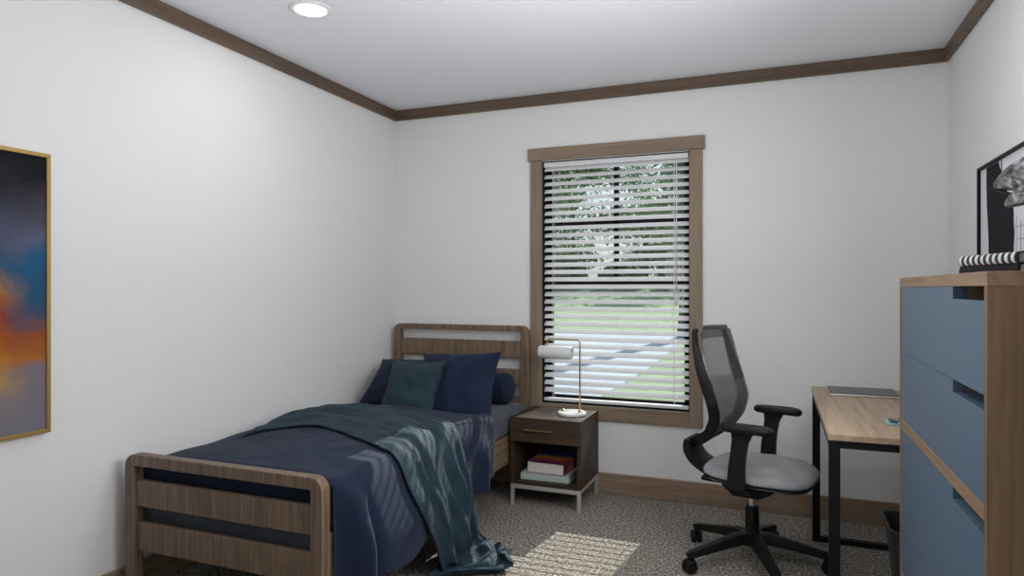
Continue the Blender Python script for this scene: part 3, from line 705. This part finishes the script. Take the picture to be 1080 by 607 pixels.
# drawer fronts with a notch cut out of the near upper corner
for z0, z1 in ((1.0358, ST - 0.027), (0.834, 1.0354), (0.374, 0.805), (0.06, 0.345)):
    yN, yF = SY0 + 0.0215, SY1 - 0.0215; cut = 1.688; nh = 0.027
    poly = [(yN, z0 + 0.0004), (yF, z0 + 0.0004), (yF, z1 - 0.0004), (cut, z1 - 0.0004), (cut, z1 - nh), (yN, z1 - nh)]
    bb = B(); bb.prism([(p[0] - so.y, p[1]) for p in poly], 0, 0.0015, 0.0195)
    fdr = obj('drawer', bb, M_blue, ds)
    bb = B()                                         # drawer box: walls and floor, open on top
    x0_, x1_ = 0.0195, SX1 - SX0 - 0.03; y0_, y1_ = yN + 0.006 - so.y, yF - 0.006 - so.y; zt = z1 - nh - 0.004
    bb.box((x0_, y0_, z0 + 0.004), (x1_, y1_, z0 + 0.012)); bb.box((x0_, y0_, z0 + 0.012), (x1_, y0_ + 0.012, zt)); bb.box((x0_, y1_ - 0.012, z0 + 0.012), (x1_, y1_, zt)); bb.box((x1_ - 0.012, y0_, z0 + 0.012), (x1_, y1_, zt))
    # finger pocket behind the notch
    bb.box((0.0195, cut + 0.0 - so.y, z1 - nh - 0.004), (0.028, cut + 0.012 - so.y, z1 - 0.002)); bb.box((0.0195, yN - so.y, z1 - nh - 0.006), (0.14, cut - so.y, z1 - nh - 0.001))
    obj('drawer_box', bb, M_blued, fdr)
    bb = B(); bb.box((0.028, cut - so.y, z1 - nh - 0.006), (0.15, cut + 0.012 - so.y, z1 - 0.002)); obj('grip_block', bb, M_dres_y, fdr)

# books on the dresser
def stripe_mat():
    m, nt, p = newmat('black_white_stripe'); tc = nt.nodes.new('ShaderNodeTexCoord'); sep = nt.nodes.new('ShaderNodeSeparateXYZ')
    nt.links.new(tc.outputs['Object'], sep.inputs[0])
    a = nt.nodes.new('ShaderNodeMath'); a.operation = 'MULTIPLY_ADD'; a.inputs[1].default_value = 35.5; a.inputs[2].default_value = 20.2; nt.links.new(sep.outputs['Y'], a.inputs[0])
    f = nt.nodes.new('ShaderNodeMath'); f.operation = 'FRACT'; nt.links.new(a.outputs[0], f.inputs[0])
    g = nt.nodes.new('ShaderNodeMath'); g.operation = 'GREATER_THAN'; g.inputs[1].default_value = 0.52; nt.links.new(f.outputs[0], g.inputs[0])
    mx = nt.nodes.new('ShaderNodeMix'); mx.data_type = 'RGBA'; mx.inputs[6].default_value = (0.006, 0.006, 0.007, 1); mx.inputs[7].default_value = (0.72, 0.72, 0.72, 1)
    nt.links.new(g.outputs[0], mx.inputs[0]); nt.links.new(mx.outputs[2], p.inputs['Base Color']); p.inputs['Roughness'].default_value = 0.4
    return m
M_gpage = plain('grey_page_block', (0.30, 0.31, 0.33), 0.7)
M_bcover = plain('black_cover', (0.006, 0.006, 0.008), 0.5, spec=0.2)
p1 = Vector((0.552, 2.000)); p0 = Vector((0.487, 2.278)); mid = (p0 + p1) / 2; dirv = (p0 - p1); L_ = dirv.length
ang = math.atan2(dirv.y, dirv.x) - math.pi / 2
def dres_book(name, label, z, th_, depth, spine_mat, inset, rounded):
    nrm = Vector((math.cos(ang), math.sin(ang)))
    t = thing(name, label, 'book', (mid.x, mid.y, z), ang)
    cv = 0.003; hl = L_ / 2 - inset
    bb = B(); bb.box((0.012, -hl + 0.004, cv), (depth - 0.004, hl - 0.004, th_ - cv)); obj('pages', bb, M_gpage, t)
    bb = B(); bb.box((0.008, -hl, 0), (depth, hl, cv), 0.0008); bb.box((0.008, -hl, th_ - cv), (depth, hl, th_), 0.0008); obj('cover', bb, M_bcover, t)
    poly = []
    for k in range(13):
        a = math.pi / 2 + k / 12 * math.pi; poly.append((0.010 + (0.010 if rounded else 0.006) * math.cos(a), th_ / 2 + th_ / 2 * math.sin(a)))
    for k in range(12, -1, -1):
        a = math.pi / 2 + k / 12 * math.pi; poly.append((0.012 + (0.005 if rounded else 0.002) * math.cos(a), th_ / 2 + (th_ / 2 - 0.003) * math.sin(a)))
    bb = B()
    va = [[bb.bm.verts.new((px, yy, pz)) for px, pz in poly] for yy in (-hl, hl)]
    nn = len(poly)
    for k in range(nn): bb.bm.faces.new((va[0][k], va[0][(k + 1) % nn], va[1][(k + 1) % nn], va[1][k]))
    for k in range(12):
        for s_ in (0, 1): bb.bm.faces.new((va[s_][k], va[s_][k + 1], va[s_][nn - 2 - k], va[s_][nn - 1 - k]))
    obj('spine', bb, spine_mat, t); return t
dres_book('flat_book', 'thin black book lying flat on the dresser under the striped book', ST, 0.032, 0.21, M_bcover, 0.0, False)
dres_book('striped_book', 'book with black and white striped spine on the black book on the dresser', ST + 0.032, 0.029, 0.20, stripe_mat(), 0.004, True)

# grey petal sculpture on a rod
sc = thing('petal_sculpture', 'mottled grey petal shaped metal sculpture on a thin rod on the dresser', 'sculpture', (0.575, 1.80, ST))
b = B(); b.box((-0.05, -0.05, 0), (0.05, 0.05, 0.016), 0.003); obj('base', b, M_bcover, sc)
b = B(); b.tube(crom([(0, 0, 0.016), (0.002, 0.005, 0.12), (0.0, 0.01, 0.20), (-0.012, 0.012, 0.235)], 6), 0.004, 8); obj('rod', b, M_bcover, sc, smooth=True)
def metal_mottle():
    m, nt, p = newmat('mottled_metal'); tc = nt.nodes.new('ShaderNodeTexCoord'); n = nt.nodes.new('ShaderNodeTexNoise'); n.inputs['Scale'].default_value = 45; n.inputs['Detail'].default_value = 6; n.inputs['Distortion'].default_value = 1.2
    nt.links.new(tc.outputs['Object'], n.inputs['Vector']); r = ramp(nt, [(0.38, (0.02, 0.02, 0.02)), (0.52, (0.13, 0.13, 0.13)), (0.68, (0.42, 0.42, 0.42))])
    nt.links.new(n.outputs['Fac'], r.inputs[0]); nt.links.new(r.outputs[0], p.inputs['Base Color']); p.inputs['Roughness'].default_value = 0.4; p.inputs['Metallic'].default_value = 0.25
    bp = nt.nodes.new('ShaderNodeBump'); bp.inputs['Strength'].default_value = 0.5; bp.inputs['Distance'].default_value = 0.004; nt.links.new(n.outputs['Fac'], bp.inputs['Height']); nt.links.new(bp.outputs[0], p.inputs['Normal'])
    return m
M_mot = metal_mottle()
def petal(base, tip, wid, thick, seed, droop=0.0):
    base, tip = Vector(base), Vector(tip); ax = tip - base; L2 = ax.length; X = ax.normalized(); N = X.cross(Vector((0.9, 0.2, 0.4))).normalized(); Yv = N.cross(X)
    bb = B()
    def fn(i, j):
        t = i; a = j * 2 * math.pi
        w1 = wid * (math.sin(math.pi * min(1, t * 0.96 + 0.02) ** 0.7)) ** 0.5; t1 = thick * (math.sin(math.pi * min(1, t * 0.96 + 0.02) ** 0.7)) ** 0.45
        c = base + X * L2 * t + Vector((0, 0, -droop * t * t))
        k = 1 + 0.10 * nz(t * 6, math.cos(a) * 1.5, math.sin(a) * 1.5 + seed) + 0.05 * math.cos(6 * a)
        return c + N * (w1 * math.cos(a) * k) + Yv * (t1 * math.sin(a) * k)
    bb.grid(fn, 26, 32); bmesh.ops.remove_doubles(bb.bm, verts=bb.bm.verts[:], dist=0.0005); return bb

# (petals are placed by eye: upper lobe, lower lobe)
def sp(x, y, z): return Vector((x, y, z)) - Vector(sc.location)
obj('petal', petal(sp(0.580, 1.79, 1.515), sp(0.497, 1.95, 1.484), 0.036, 0.030, 1.0), M_mot, sc, smooth=True)
obj('petal', petal(sp(0.590, 1.79, 1.490), sp(0.508, 1.915, 1.432), 0.027, 0.020, 3.0), M_mot, sc, smooth=True)
b = B(); b.tube(crom([sp(0.493, 1.962, 1.480), sp(0.505, 1.93, 1.466), sp(0.530, 1.885, 1.452), sp(0.565, 1.82, 1.470)], 6), 0.0035, 8); b.lathe([(0, -0.006), (0.005, -0.003), (0.005, 0.003), (0, 0.006)], sp(0.493, 1.962, 1.480), n=10); obj('stem', b, M_bcover, sc, smooth=True)

# ------------------------------------------------------------------ wall art
pa = thing('abstract_painting', 'tall abstract painting, dark blue above orange, in a gold frame on the left wall', 'painting', (XL, 0.86, 0.722))
PW, PH, PD = 0.722, 0.985, 0.030
b = B(); b.box((0.004, 0.008, 0.008), (0.022, PW - 0.008, PH - 0.008)); cv = obj('canvas', b, M_painting, pa)
b = B()
for a_, c_ in (((0, 0, 0), (PD, PW, 0.014)), ((0, 0, PH - 0.014), (PD, PW, PH)), ((0, 0, 0.014), (PD, 0.014, PH - 0.014)), ((0, PW - 0.014, 0.014), (PD, PW, PH - 0.014))): b.box(a_, c_, 0.0015)
obj('frame', b, M_gold, pa)

ar = thing('brushstroke_picture', 'black framed picture with broad black brushstroke on white, on the right wall', 'picture', (XR, 2.46, 1.13))
AW, AH = 0.85, 0.602
b = B(); b.box((-0.010, 0.01, 0.01), (-0.003, AW - 0.01, AH - 0.01)); obj('paper', b, plain('art_paper', (0.74, 0.75, 0.79), 0.7), ar)
b = B()
for a_, c_ in (((-0.022, 0, 0), (0, AW, 0.012)), ((-0.022, 0, AH - 0.012), (0, AW, AH)), ((-0.022, 0, 0.012), (0, 0.012, AH - 0.012)), ((-0.022, AW - 0.012, 0.012), (0, AW, AH - 0.012))): b.box(a_, c_, 0.0015)
obj('frame', b, M_black, ar)
def art_mat():
    m, nt, p = newmat('brush_ink'); tc = nt.nodes.new('ShaderNodeTexCoord'); n = nt.nodes.new('ShaderNodeTexNoise'); n.inputs['Scale'].default_value = 9; n.inputs['Detail'].default_value = 5
    mp = nt.nodes.new('ShaderNodeMapping'); mp.inputs['Scale'].default_value = (1, 5, 0.8); nt.links.new(tc.outputs['Object'], mp.inputs[0]); nt.links.new(mp.outputs[0], n.inputs['Vector'])
    r = ramp(nt, [(0.5, (0.005, 0.005, 0.006)), (0.74, (0.016, 0.019, 0.026)), (0.88, (0.10, 0.12, 0.15))]); nt.links.new(n.outputs['Fac'], r.inputs[0]); nt.links.new(r.outputs[0], p.inputs['Base Color']); p.inputs['Roughness'].default_value = 0.6; p.inputs['Specular IOR Level'].default_value = 0.1
    return m
# silhouette of the stroke in (y, z) local, y measured back from the far frame edge
L0 = [(0.600, 0.0), (0.600, 0.0)]
left = []; right = []
for k in range(25):
    z = 0.02 + k / 24 * (AH - 0.034)
    left.append((AW - 0.012 - (0.115 - 0.03 * sstep(0.25, 0.5, z) + 0.035 * (1 - sstep(0.05, 0.25, z)) + 0.006 * nz(z * 18, 1.1, 0)), z))
    right.append((AW - 0.012 - (0.42 - 0.10 * sstep(0.38, 0.50, z) - 0.075 * sstep(0.50, 0.585, z) + 0.012 * nz(z * 15, 5.1, 0)), z))
poly = left + right[::-1]
b = B()
va = [[b.bm.verts.new((xx, p[0], p[1])) for p in left] for xx in (-0.0112, -0.0100)]; vb = [[b.bm.verts.new((xx, p[0], p[1])) for p in right] for xx in (-0.0112, -0.0100)]
for k in range(24): b.bm.faces.new((va[0][k], va[0][k + 1], vb[0][k + 1], vb[0][k]))
obj('brushstroke', b, art_mat(), ar)
b = B(); b.box((-0.0116, 0.555, 0.45), (-0.0112, 0.562, AH - 0.012)); obj('ink_line', b, plain('dark_ink', (0.01, 0.01, 0.012), 0.6), ar)
b = B()
for k in range(7): b.box((-0.0112, 0.02, 0.05 + k * 0.045), (-0.0106, 0.40 - 0.01 * (k % 3), 0.0515 + k * 0.045))
for k in range(9): b.box((-0.0112, 0.03 + k * 0.045, 0.04), (-0.0106, 0.0312 + k * 0.045, 0.36 - 0.02 * (k % 2)))
obj('ink_grid', b, plain('grey_ink', (0.10, 0.10, 0.11), 0.6), ar)

# ------------------------------------------------------------------ office chair
ch = thing('office_chair', 'black office chair with grey mesh back and grey seat facing the desk', 'chair', (-0.105, 3.150, 0), R(-13))
ca, sa = math.cos(R(13)), math.sin(R(13))
for k, adeg in enumerate((146, 218, 290, 2, 74)):
    a = R(adeg + 13)
    dx, dy = math.cos(a), math.sin(a)
    Rm = 0.315
    bb = B()
    pts = [(dx * r_, dy * r_, z) for r_, z in ((0.02, 0.125), (0.08, 0.122), (0.16, 0.108), (0.24, 0.092), (0.30, 0.082), (0.325, 0.078))]
    side = Vector((-dy, dx, 0)); prof = [(-1, -0.8), (-0.75, 0.85), (0, 1), (0.75, 0.85), (1, -0.8), (0, -1)]
    bb.sweep(pts, prof, up=side, scales=[(0.030, 0.026), (0.028, 0.025), (0.025, 0.021), (0.022, 0.018), (0.020, 0.015), (0.014, 0.010)])
    lg = obj('base_arm', bb, M_plastic, ch, smooth=True, angle=60)
    bb = B(); cx_, cy_ = dx * Rm, dy * Rm; tw_ = R(40 * (k % 3) - 20); ux, uy = math.cos(a + 1.3 + tw_), math.sin(a + 1.3 + tw_)
    rot = Vector((0, 0, 1)).rotation_difference(Vector((ux, uy, 0))).to_matrix()
    for s_ in (-1, 1):
        bb.lathe([(0, -0.009), (0.024, -0.009), (0.0285, -0.005), (0.0285, 0.005), (0.024, 0.009), (0, 0.009)], (cx_ + ux * 0.014 * s_ , cy_ + uy * 0.014 * s_, 0.0285), n=24, mat=rot)
    bb.tube([(cx_, cy_, 0.03), (cx_, cy_, 0.082)], 0.009, 10)
    bb.sweep([(cx_ - ux * 0.022, cy_ - uy * 0.022, 0.045), (cx_, cy_, 0.058), (cx_ + ux * 0.022, cy_ + uy * 0.022, 0.045)], [(-0.02, -0.005), (-0.02, 0.005), (0.02, 0.005), (0.02, -0.005)], up=Vector((-uy, ux, 0)))
    obj('caster', bb, M_plastic, ch, smooth=True, angle=40)
b = B(); b.lathe([(0, 0.09), (0.042, 0.092), (0.044, 0.10), (0.042, 0.145), (0.030, 0.155), (0.029, 0.258), (0.026, 0.263), (0, 0.263)], n=32); obj('column', b, M_plastic, ch, smooth=True, angle=40)
b = B(); b.tube([(0, 0, 0.26), (0, 0, 0.385)], 0.0135, 20); obj('gas_lift', b, M_chrome, ch, smooth=True, angle=40)
b = B(); b.prism([(-0.15, 0.402), (-0.10, 0.350), (-0.06, 0.318), (0.05, 0.318), (0.10, 0.345), (0.16, 0.402)], 1, -0.085, 0.085); b.box((-0.17, -0.19, 0.392), (0.17, 0.19, 0.412), 0.008, 2); b.tube([(0.03, -0.05, 0.39), (0.04, -0.22, 0.388)], 0.006, 8); b.box((0.025, -0.25, 0.380), (0.055, -0.21, 0.393), 0.004)
obj('mechanism', b, M_plastic, ch, smooth=True, angle=30)
def seat_fn(top):
    def outline(a):
        c, s = math.cos(a), math.sin(a)
        n_ = 3.0; r_ = (abs(c) ** n_ + abs(s) ** n_) ** (-1 / n_)
        return 0.035 + 0.232 * c * r_ * (1.0 if c > 0 else 0.98), 0.240 * s * r_ * (1 - 0.05 * (c < 0))
    def fn(i, j):
        a = 2 * math.pi * j; ox, oy = outline(a); k = math.sin(min(1, i) * math.pi / 2) if top else i
        x, y = 0.025 + (ox - 0.025) * k, oy * k
        zz = 0.470 + 0.005 * nz(x * 6, y * 6, 2)
        zedge = -0.010 * sstep(0.12, 0.27, x) - 0.0
        dish = -0.012 * math.exp(-((x / 0.13) ** 2 + (y / 0.15) ** 2))
        if top: z = zz + dish + zedge - 0.045 * (1 - math.cos(i * math.pi / 2)) ** 1.6
        else: z = 0.408 + zedge * 0.7 - 0.010 * (1 - i)
        return Vector((x, y, z))
    return fn
b = B(); b.grid(seat_fn(True), 24, 72); b.grid(lambda i, j: (lambda t_, u_: t_ + (u_ - t_) * i)(seat_fn(True)(1, j), seat_fn(False)(0.97, j)), 3, 72); b.grid(seat_fn(False), 4, 72)
bmesh.ops.remove_doubles(b.bm, verts=b.bm.verts[:], dist=0.0005)
obj('seat', b, M_seat, ch, smooth=True, angle=70)
b = B()
def pan(i, j):
    p_ = seat_fn(False)(1, j); c = Vector((0.02, 0, 0))
    prof = [(0.99, 0.424), (1.00, 0.415), (0.97, 0.404), (0.80, 0.394), (0.4, 0.388), (0.0, 0.388)]
    k = i * 5; q0 = int(min(4, k)); t = k - q0; r_ = prof[q0][0] * (1 - t) + prof[q0 + 1][0] * t; z = prof[q0][1] * (1 - t) + prof[q0 + 1][1] * t
    return Vector((c.x + (p_.x - c.x) * r_, p_.y * r_, z - 0.014 * sstep(0.12, 0.27, p_.x) * r_))
b.grid(pan, 10, 72); bmesh.ops.remove_doubles(b.bm, verts=b.bm.verts[:], dist=0.0005); obj('seat_pan', b, M_plastic, ch, smooth=True, angle=60)
# back frame: side-profile (x, z), width varies with height
prof_back = [(-0.170, 1.045), (-0.155, 0.97), (-0.132, 0.88), (-0.103, 0.79), (-0.084, 0.72), (-0.092, 0.65), (-0.130, 0.59), (-0.200, 0.54), (-0.245, 0.515)]
pb = crom([(x, 0, z) for x, z in prof_back], 6)
def half_w(z): return lerp_tab([(0.51, 0.040), (0.57, 0.115), (0.64, 0.185), (0.74, 0.225), (0.86, 0.232), (0.97, 0.225), (1.03, 0.208), (1.05, 0.175)], z)
def bx_(z):
    for p, q_ in zip(pb, pb[1:]):
        if q_.z <= z <= p.z: t = (p.z - z) / (p.z - q_.z); return p.x + (q_.x - p.x) * t
    return pb[0].x if z > pb[0].z else pb[-1].x
def back_pt(w_, z): return Vector((bx_(z) - 0.045 * (1 - (w_) ** 2) * sstep(0.5, 0.7, z), half_w(z) * w_, z))
zs = [1.045 - i * (1.045 - 0.518) / 44 for i in range(45)]
for s_ in (1, -1):
    b = B(); pts = [back_pt(s_, z) + Vector((-0.024, 0, 0)) for z in zs]
    b.sweep(pts, [(-0.009, -0.016), (-0.009, 0.016), (-0.004, 0.022), (0.004, 0.022), (0.009, 0.016), (0.009, -0.016)], up=Vector((0, 1, 0)), scales=[(1, 0.55 + 0.65 * sstep(1.05, 0.8, z)) for z in zs])
    obj('back_rail', b, M_plastic, ch, smooth=True, angle=50)
b = B(); b.sweep([back_pt(-1 + 2 * i / 20, 1.045 + 0.004 * math.sin(math.pi * i / 20)) for i in range(21)], [(-0.010, -0.006), (-0.010, 0.006), (0.010, 0.006), (0.010, -0.006)], up=Vector((0.3, 0, 1))); obj('back_rail', b, plain('grey_plastic_edge', (0.10, 0.105, 0.11), 0.5), ch)
b = B(); b.grid(lambda i, j: back_pt((-1 + 2 * i) * 1.03, 1.04 - j * 0.515) + Vector((0.006, 0, 0)), 24, 50); obj('mesh_back', b, M_mesh, ch, smooth=True)
b = B(); b.grid(lambda i, j: back_pt((-1 + 2 * i) * 0.98, 0.83 - 0.012 * abs(math.sin(6 * i)) - j * 0.20) + Vector((-0.014, 0, 0)), 20, 20); obj('lumbar_panel', b, M_meshd, ch, smooth=True)
b = B()                                              # denser border of the mesh
def border(i, j):
    t = j * 3
    if t < 1: c0, c1 = (-1, 0.80 + t * 0.245), (-0.72, 0.80 + t * 0.20)
    elif t < 2: k = t - 1; c0, c1 = (-1 + 2 * k, 1.045), (-0.72 + 1.44 * k, 1.00)
    else: k = t - 2; c0, c1 = (1, 1.045 - k * 0.245), (0.72, 1.00 - k * 0.20)
    return back_pt(c0[0] + (c1[0] - c0[0]) * i, c0[1] + (c1[1] - c0[1]) * i) + Vector((0.0065, 0, 0))
b.grid(border, 6, 60); obj('mesh_border', b, M_meshd, ch, smooth=True)
# yoke joining the rails and the curved spine running under the seat
b = B()
spn = crom([(-0.268, 0, 0.535), (-0.272, 0, 0.495), (-0.252, 0, 0.455), (-0.215, 0, 0.425), (-0.16, 0, 0.402), (-0.06, 0, 0.388)], 6)
b.sweep(spn, [(-0.085, -0.016), (-0.085, 0.014), (-0.055, 0.026), (0.055, 0.026), (0.085, 0.014), (0.085, -0.016)], up=Vector((0, 1, 0)))
obj('spine', b, M_plastic, ch, smooth=True, angle=50)
for s_ in (1, -1):
    y0 = 0.262 * s_
    arm = None
    b = B(); b.sweep([(0.03, y0, 0.645), (0.022, y0, 0.60), (0.015, y0, 0.55), (0.008, y0, 0.49), (0.005, y0, 0.40)], [(-0.013, -0.036), (-0.018, 0), (-0.013, 0.036), (0.013, 0.036), (0.018, 0), (0.013, -0.036)], up=Vector((0, 1, 0)), scales=[(0.9, 1.25), (0.9, 0.9), (1, 0.85), (1, 0.9), (1, 1.0)])
    b.box((-0.045, min(y0, y0 - s_ * 0.14), 0.392), (0.035, max(y0, y0 - s_ * 0.14), 0.412), 0.006)
    arm = obj('armrest', b, M_plastic, ch, smooth=True, angle=50)
    b = B()
    def padf(i, j, y0=y0):
        a = 2 * math.pi * j; n_ = 3.2; c, s2 = math.cos(a), math.sin(a); r_ = (abs(c) ** n_ + abs(s2) ** n_) ** (-1 / n_)
        ring_ = [(0.0, 0.640), (0.90, 0.640), (1.0, 0.648), (1.0, 0.660), (0.93, 0.668), (0.0, 0.672)]
        k = i * 5; q0 = int(min(4, k)); t = k - q0; rr = ring_[q0][0] * (1 - t) + ring_[q0 + 1][0] * t; z = ring_[q0][1] * (1 - t) + ring_[q0 + 1][1] * t
        return Vector((0.048 + 0.108 * c * r_ * rr, y0 + 0.043 * s2 * r_ * rr, z - 0.006 * sstep(0.05, 0.15, c * 0.13)))
    b.grid(padf, 10, 40); bmesh.ops.remove_doubles(b.bm, verts=b.bm.verts[:], dist=0.0005); obj('arm_pad', b, M_plastic, arm, smooth=True, angle=60)

# ------------------------------------------------------------------ outdoors
GZ = -0.60
def ground_mat(name, c1, c2, sc_):
    m, nt, p = newmat(name); tc = nt.nodes.new('ShaderNodeTexCoord'); n = nt.nodes.new('ShaderNodeTexNoise'); n.inputs['Scale'].default_value = sc_; n.inputs['Detail'].default_value = 6
    nt.links.new(tc.outputs['Object'], n.inputs['Vector']); r = ramp(nt, [(0.35, c1), (0.65, c2)]); nt.links.new(n.outputs['Fac'], r.inputs[0]); nt.links.new(r.outputs[0], p.inputs['Base Color']); p.inputs['Roughness'].default_value = 0.95
    p.inputs['Specular IOR Level'].default_value = 0.05
    return m
def gz(y): return GZ + 2.6 * sstep(58, 88, y)
b = B(); b.grid(lambda i, j: Vector((-140 + 240 * i, YB + TH + 0.01 + 150 * j, gz(YB + TH + 150 * j))), 6, 90); lawn = struct('lawn', b, ground_mat('lawn', (0.25, 0.34, 0.19), (0.36, 0.45, 0.28), 2.0), solid=0.3)
b = B()
drv = [(-2.85, 5.0), (-2.75, 10.0), (-2.70, 15.0), (-2.95, 22.0), (-3.15, 26.0), (-3.8, 26.8), (-30, 24.5), (-30, 5.0)]
b.prism(drv, 2, GZ, GZ + 0.02); o = struct('driveway', b, ground_mat('concrete', (0.42, 0.46, 0.54), (0.52, 0.56, 0.64), 1.5))

M_bark = plain('bark', (0.055, 0.050, 0.050), 0.9, ns=8, bump=0.6)
def leaf_mat(name, c1, c2):
    m, nt, p = newmat(name); tc = nt.nodes.new('ShaderNodeTexCoord'); n = nt.nodes.new('ShaderNodeTexNoise'); n.inputs['Scale'].default_value = 1.5; n.inputs['Detail'].default_value = 3
    nt.links.new(tc.outputs['Object'], n.inputs['Vector']); r = ramp(nt, [(0.4, c1), (0.62, c2)]); nt.links.new(n.outputs['Fac'], r.inputs[0]); nt.links.new(r.outputs[0], p.inputs['Base Color']); p.inputs['Roughness'].default_value = 0.5
    tl = nt.nodes.new('ShaderNodeBsdfTranslucent'); nt.links.new(r.outputs[0], tl.inputs[0]); ms = nt.nodes.new('ShaderNodeMixShader'); ms.inputs[0].default_value = 0.45
    nt.links.new(p.outputs[0], ms.inputs[1]); nt.links.new(tl.outputs[0], ms.inputs[2]); nt.links.new(ms.outputs[0], nt.nodes['Material Output'].inputs[0])
    return m
M_leaf = leaf_mat('leaves', (0.06, 0.11, 0.05), (0.18, 0.28, 0.12))
def make_tree(seed, hgt, crown_r, n_leaf, trunk_r, low):
    rnd = random.Random(seed)
    tr = B()
    trunk = [(rnd.uniform(-.15, .15) * k, rnd.uniform(-.15, .15) * k, hgt * 0.9 * k / 5) for k in range(6)]
    trunk[0] = (0, 0, 0); tr.tube(crom(trunk, 3), [trunk_r * (1 - 0.9 * i / 15) for i in range(16)], 10)
    cr = B(); tips = []
    for k in range(22):
        z = hgt * rnd.uniform(low, 0.92); a = rnd.uniform(0, 2 * math.pi); rr = crown_r * (0.45 + 0.55 * math.sin(math.pi * (z / hgt - low * .6) / (1 - low * .6))) * rnd.uniform(.6, 1)
        i = min(4, int(z / hgt / 0.9 * 5)); base = Vector(trunk[i]); base.z = z
        tip = Vector((base.x + rr * math.cos(a), base.y + rr * math.sin(a), z + rnd.uniform(-.1, .25) * rr))
        mid_ = (base + tip) / 2 + Vector((0, 0, .15 * rr)); tr.tube([base, mid_, tip], [trunk_r * .28, trunk_r * .16, trunk_r * .05], 6)
        tips += [tip, mid_, (mid_ + tip) / 2]
    for k in range(n_leaf):
        c = rnd.choice(tips) + Vector((rnd.gauss(0, .75), rnd.gauss(0, .75), rnd.gauss(0, .55)))
        s = rnd.uniform(.10, .24); n_ = Vector((rnd.gauss(0, 1), rnd.gauss(0, 1), rnd.gauss(0, 1))).normalized(); t = n_.orthogonal().normalized(); u_ = n_.cross(t)
        q = [c + t * s, c + u_ * s * .5 + n_ * s * .1, c - t * s, c - u_ * s * .5 + n_ * s * .1]
        cr.bm.faces.new([cr.bm.verts.new(p) for p in q])
    return tr, cr
def tree_thing(label, seed, x, y, hgt, cr_, nl, trd, low, group=None):
    t = thing('tree', label, 'tree', (x, y, gz(y)), 0, group); a_, c_ = make_tree(seed, hgt, cr_, nl, trd, low)
    obj('trunk', a_, M_bark, t, smooth=True); obj('foliage', c_, M_leaf, t); return t
t1 = tree_thing('leafy tree at the far edge of the lawn, seen through the upper blind slats', 3, -25.5, 86, 13, 4.8, 5600, 0.20, 0.05, 'trees beyond the lawn')
t2 = tree_thing('leafy tree at the far edge of the lawn, seen through the upper blind slats', 8, -9.5, 88, 14, 5.0, 5600, 0.22, 0.04, 'trees beyond the lawn')
t1.scale = t2.scale = (1.75, 1.75, 1.75)
for k, (x, y, s) in enumerate(((-43, 87, 1.7), (7.5, 86, 1.7), (-36.5, 117, 1.9), (-17.5, 117, 1.9), (2.5, 117, 1.9), (-18.3, 101, 1.35))):
    src = (t1, t2)[k % 2]; c = src.copy(); COL.objects.link(c); c.location = (x, y, gz(y)); c.rotation_euler = (0, 0, k * 1.3); c.scale = (s, s, s)
    for chd in src.children: d2 = chd.copy(); COL.objects.link(d2); d2.parent = c
t = thing('tree', 'thick dark tree trunk beyond the lawn, behind the right edge of the blind', 'tree', (-3.12, 25.2, GZ)); b = B()
b.tube(crom([(0, 0, 0), (0.05, 0, 1.5), (-.02, 0, 5), (0.1, 0, 11), (0.3, 0, 18)], 4), [0.36 * (1 - .5 * i / 16) for i in range(17)], 14); obj('trunk', b, M_bark, t, smooth=True)
rnd = random.Random(5); b = B()
for k in range(2500):
    c = Vector((rnd.gauss(0.3, 1.6), rnd.gauss(0, 1.6), 17.5 + rnd.gauss(0, .9))); s = rnd.uniform(.1, .2); n_ = Vector((rnd.gauss(0, 1), rnd.gauss(0, 1), rnd.gauss(0, 1))).normalized(); tt = n_.orthogonal().normalized(); u_ = n_.cross(tt)
    b.bm.faces.new([b.bm.verts.new(p) for p in (c + tt * s, c + u_ * s * .5, c - tt * s, c - u_ * s * .5)])
obj('foliage', b, M_leaf, t)
sh = thing('shrub', 'low dense shrub along the far edge of the lawn below the trees', 'shrub', (-31.0, 77, gz(77)), 0, 'shrubs below the trees')
b = B(); b.tube([(0, 0, 0), (0, 0, 1.2)], [0.06, 0.03], 6); obj('stem', b, M_bark, sh)
rnd = random.Random(11); b = B()
for k in range(2600):
    a = rnd.uniform(0, 2 * math.pi); e = math.acos(rnd.uniform(0, 1)); q_ = rnd.uniform(.75, 1.05)
    c = Vector((1.55 * q_ * math.sin(e) * math.cos(a), 1.1 * q_ * math.sin(e) * math.sin(a), 0.05 + 1.75 * q_ * math.cos(e))); s = rnd.uniform(.07, .15)
    n_ = Vector((rnd.gauss(0, 1), rnd.gauss(0, 1), rnd.gauss(0, 1))).normalized(); tt = n_.orthogonal().normalized(); u_ = n_.cross(tt)
    b.bm.faces.new([b.bm.verts.new(p) for p in (c + tt * s, c + u_ * s * .6, c - tt * s, c - u_ * s * .6)])
obj('foliage', b, M_leaf, sh)
for k, x in enumerate((-24.0, -17.0, -10.0, -3.0)):
    c = sh.copy(); COL.objects.link(c); c.location = (x, 77, gz(77)); c.rotation_euler = (0, 0, 0.12 * (k % 3)); z_ = (1.2, 0.9, 1.3, 1.0)[k]; c.scale = (1.9, 1.9, 1.9 * z_)
    for chd in sh.children: d2 = chd.copy(); COL.objects.link(d2); d2.parent = c
sh.scale = (1.9, 1.9, 1.9)
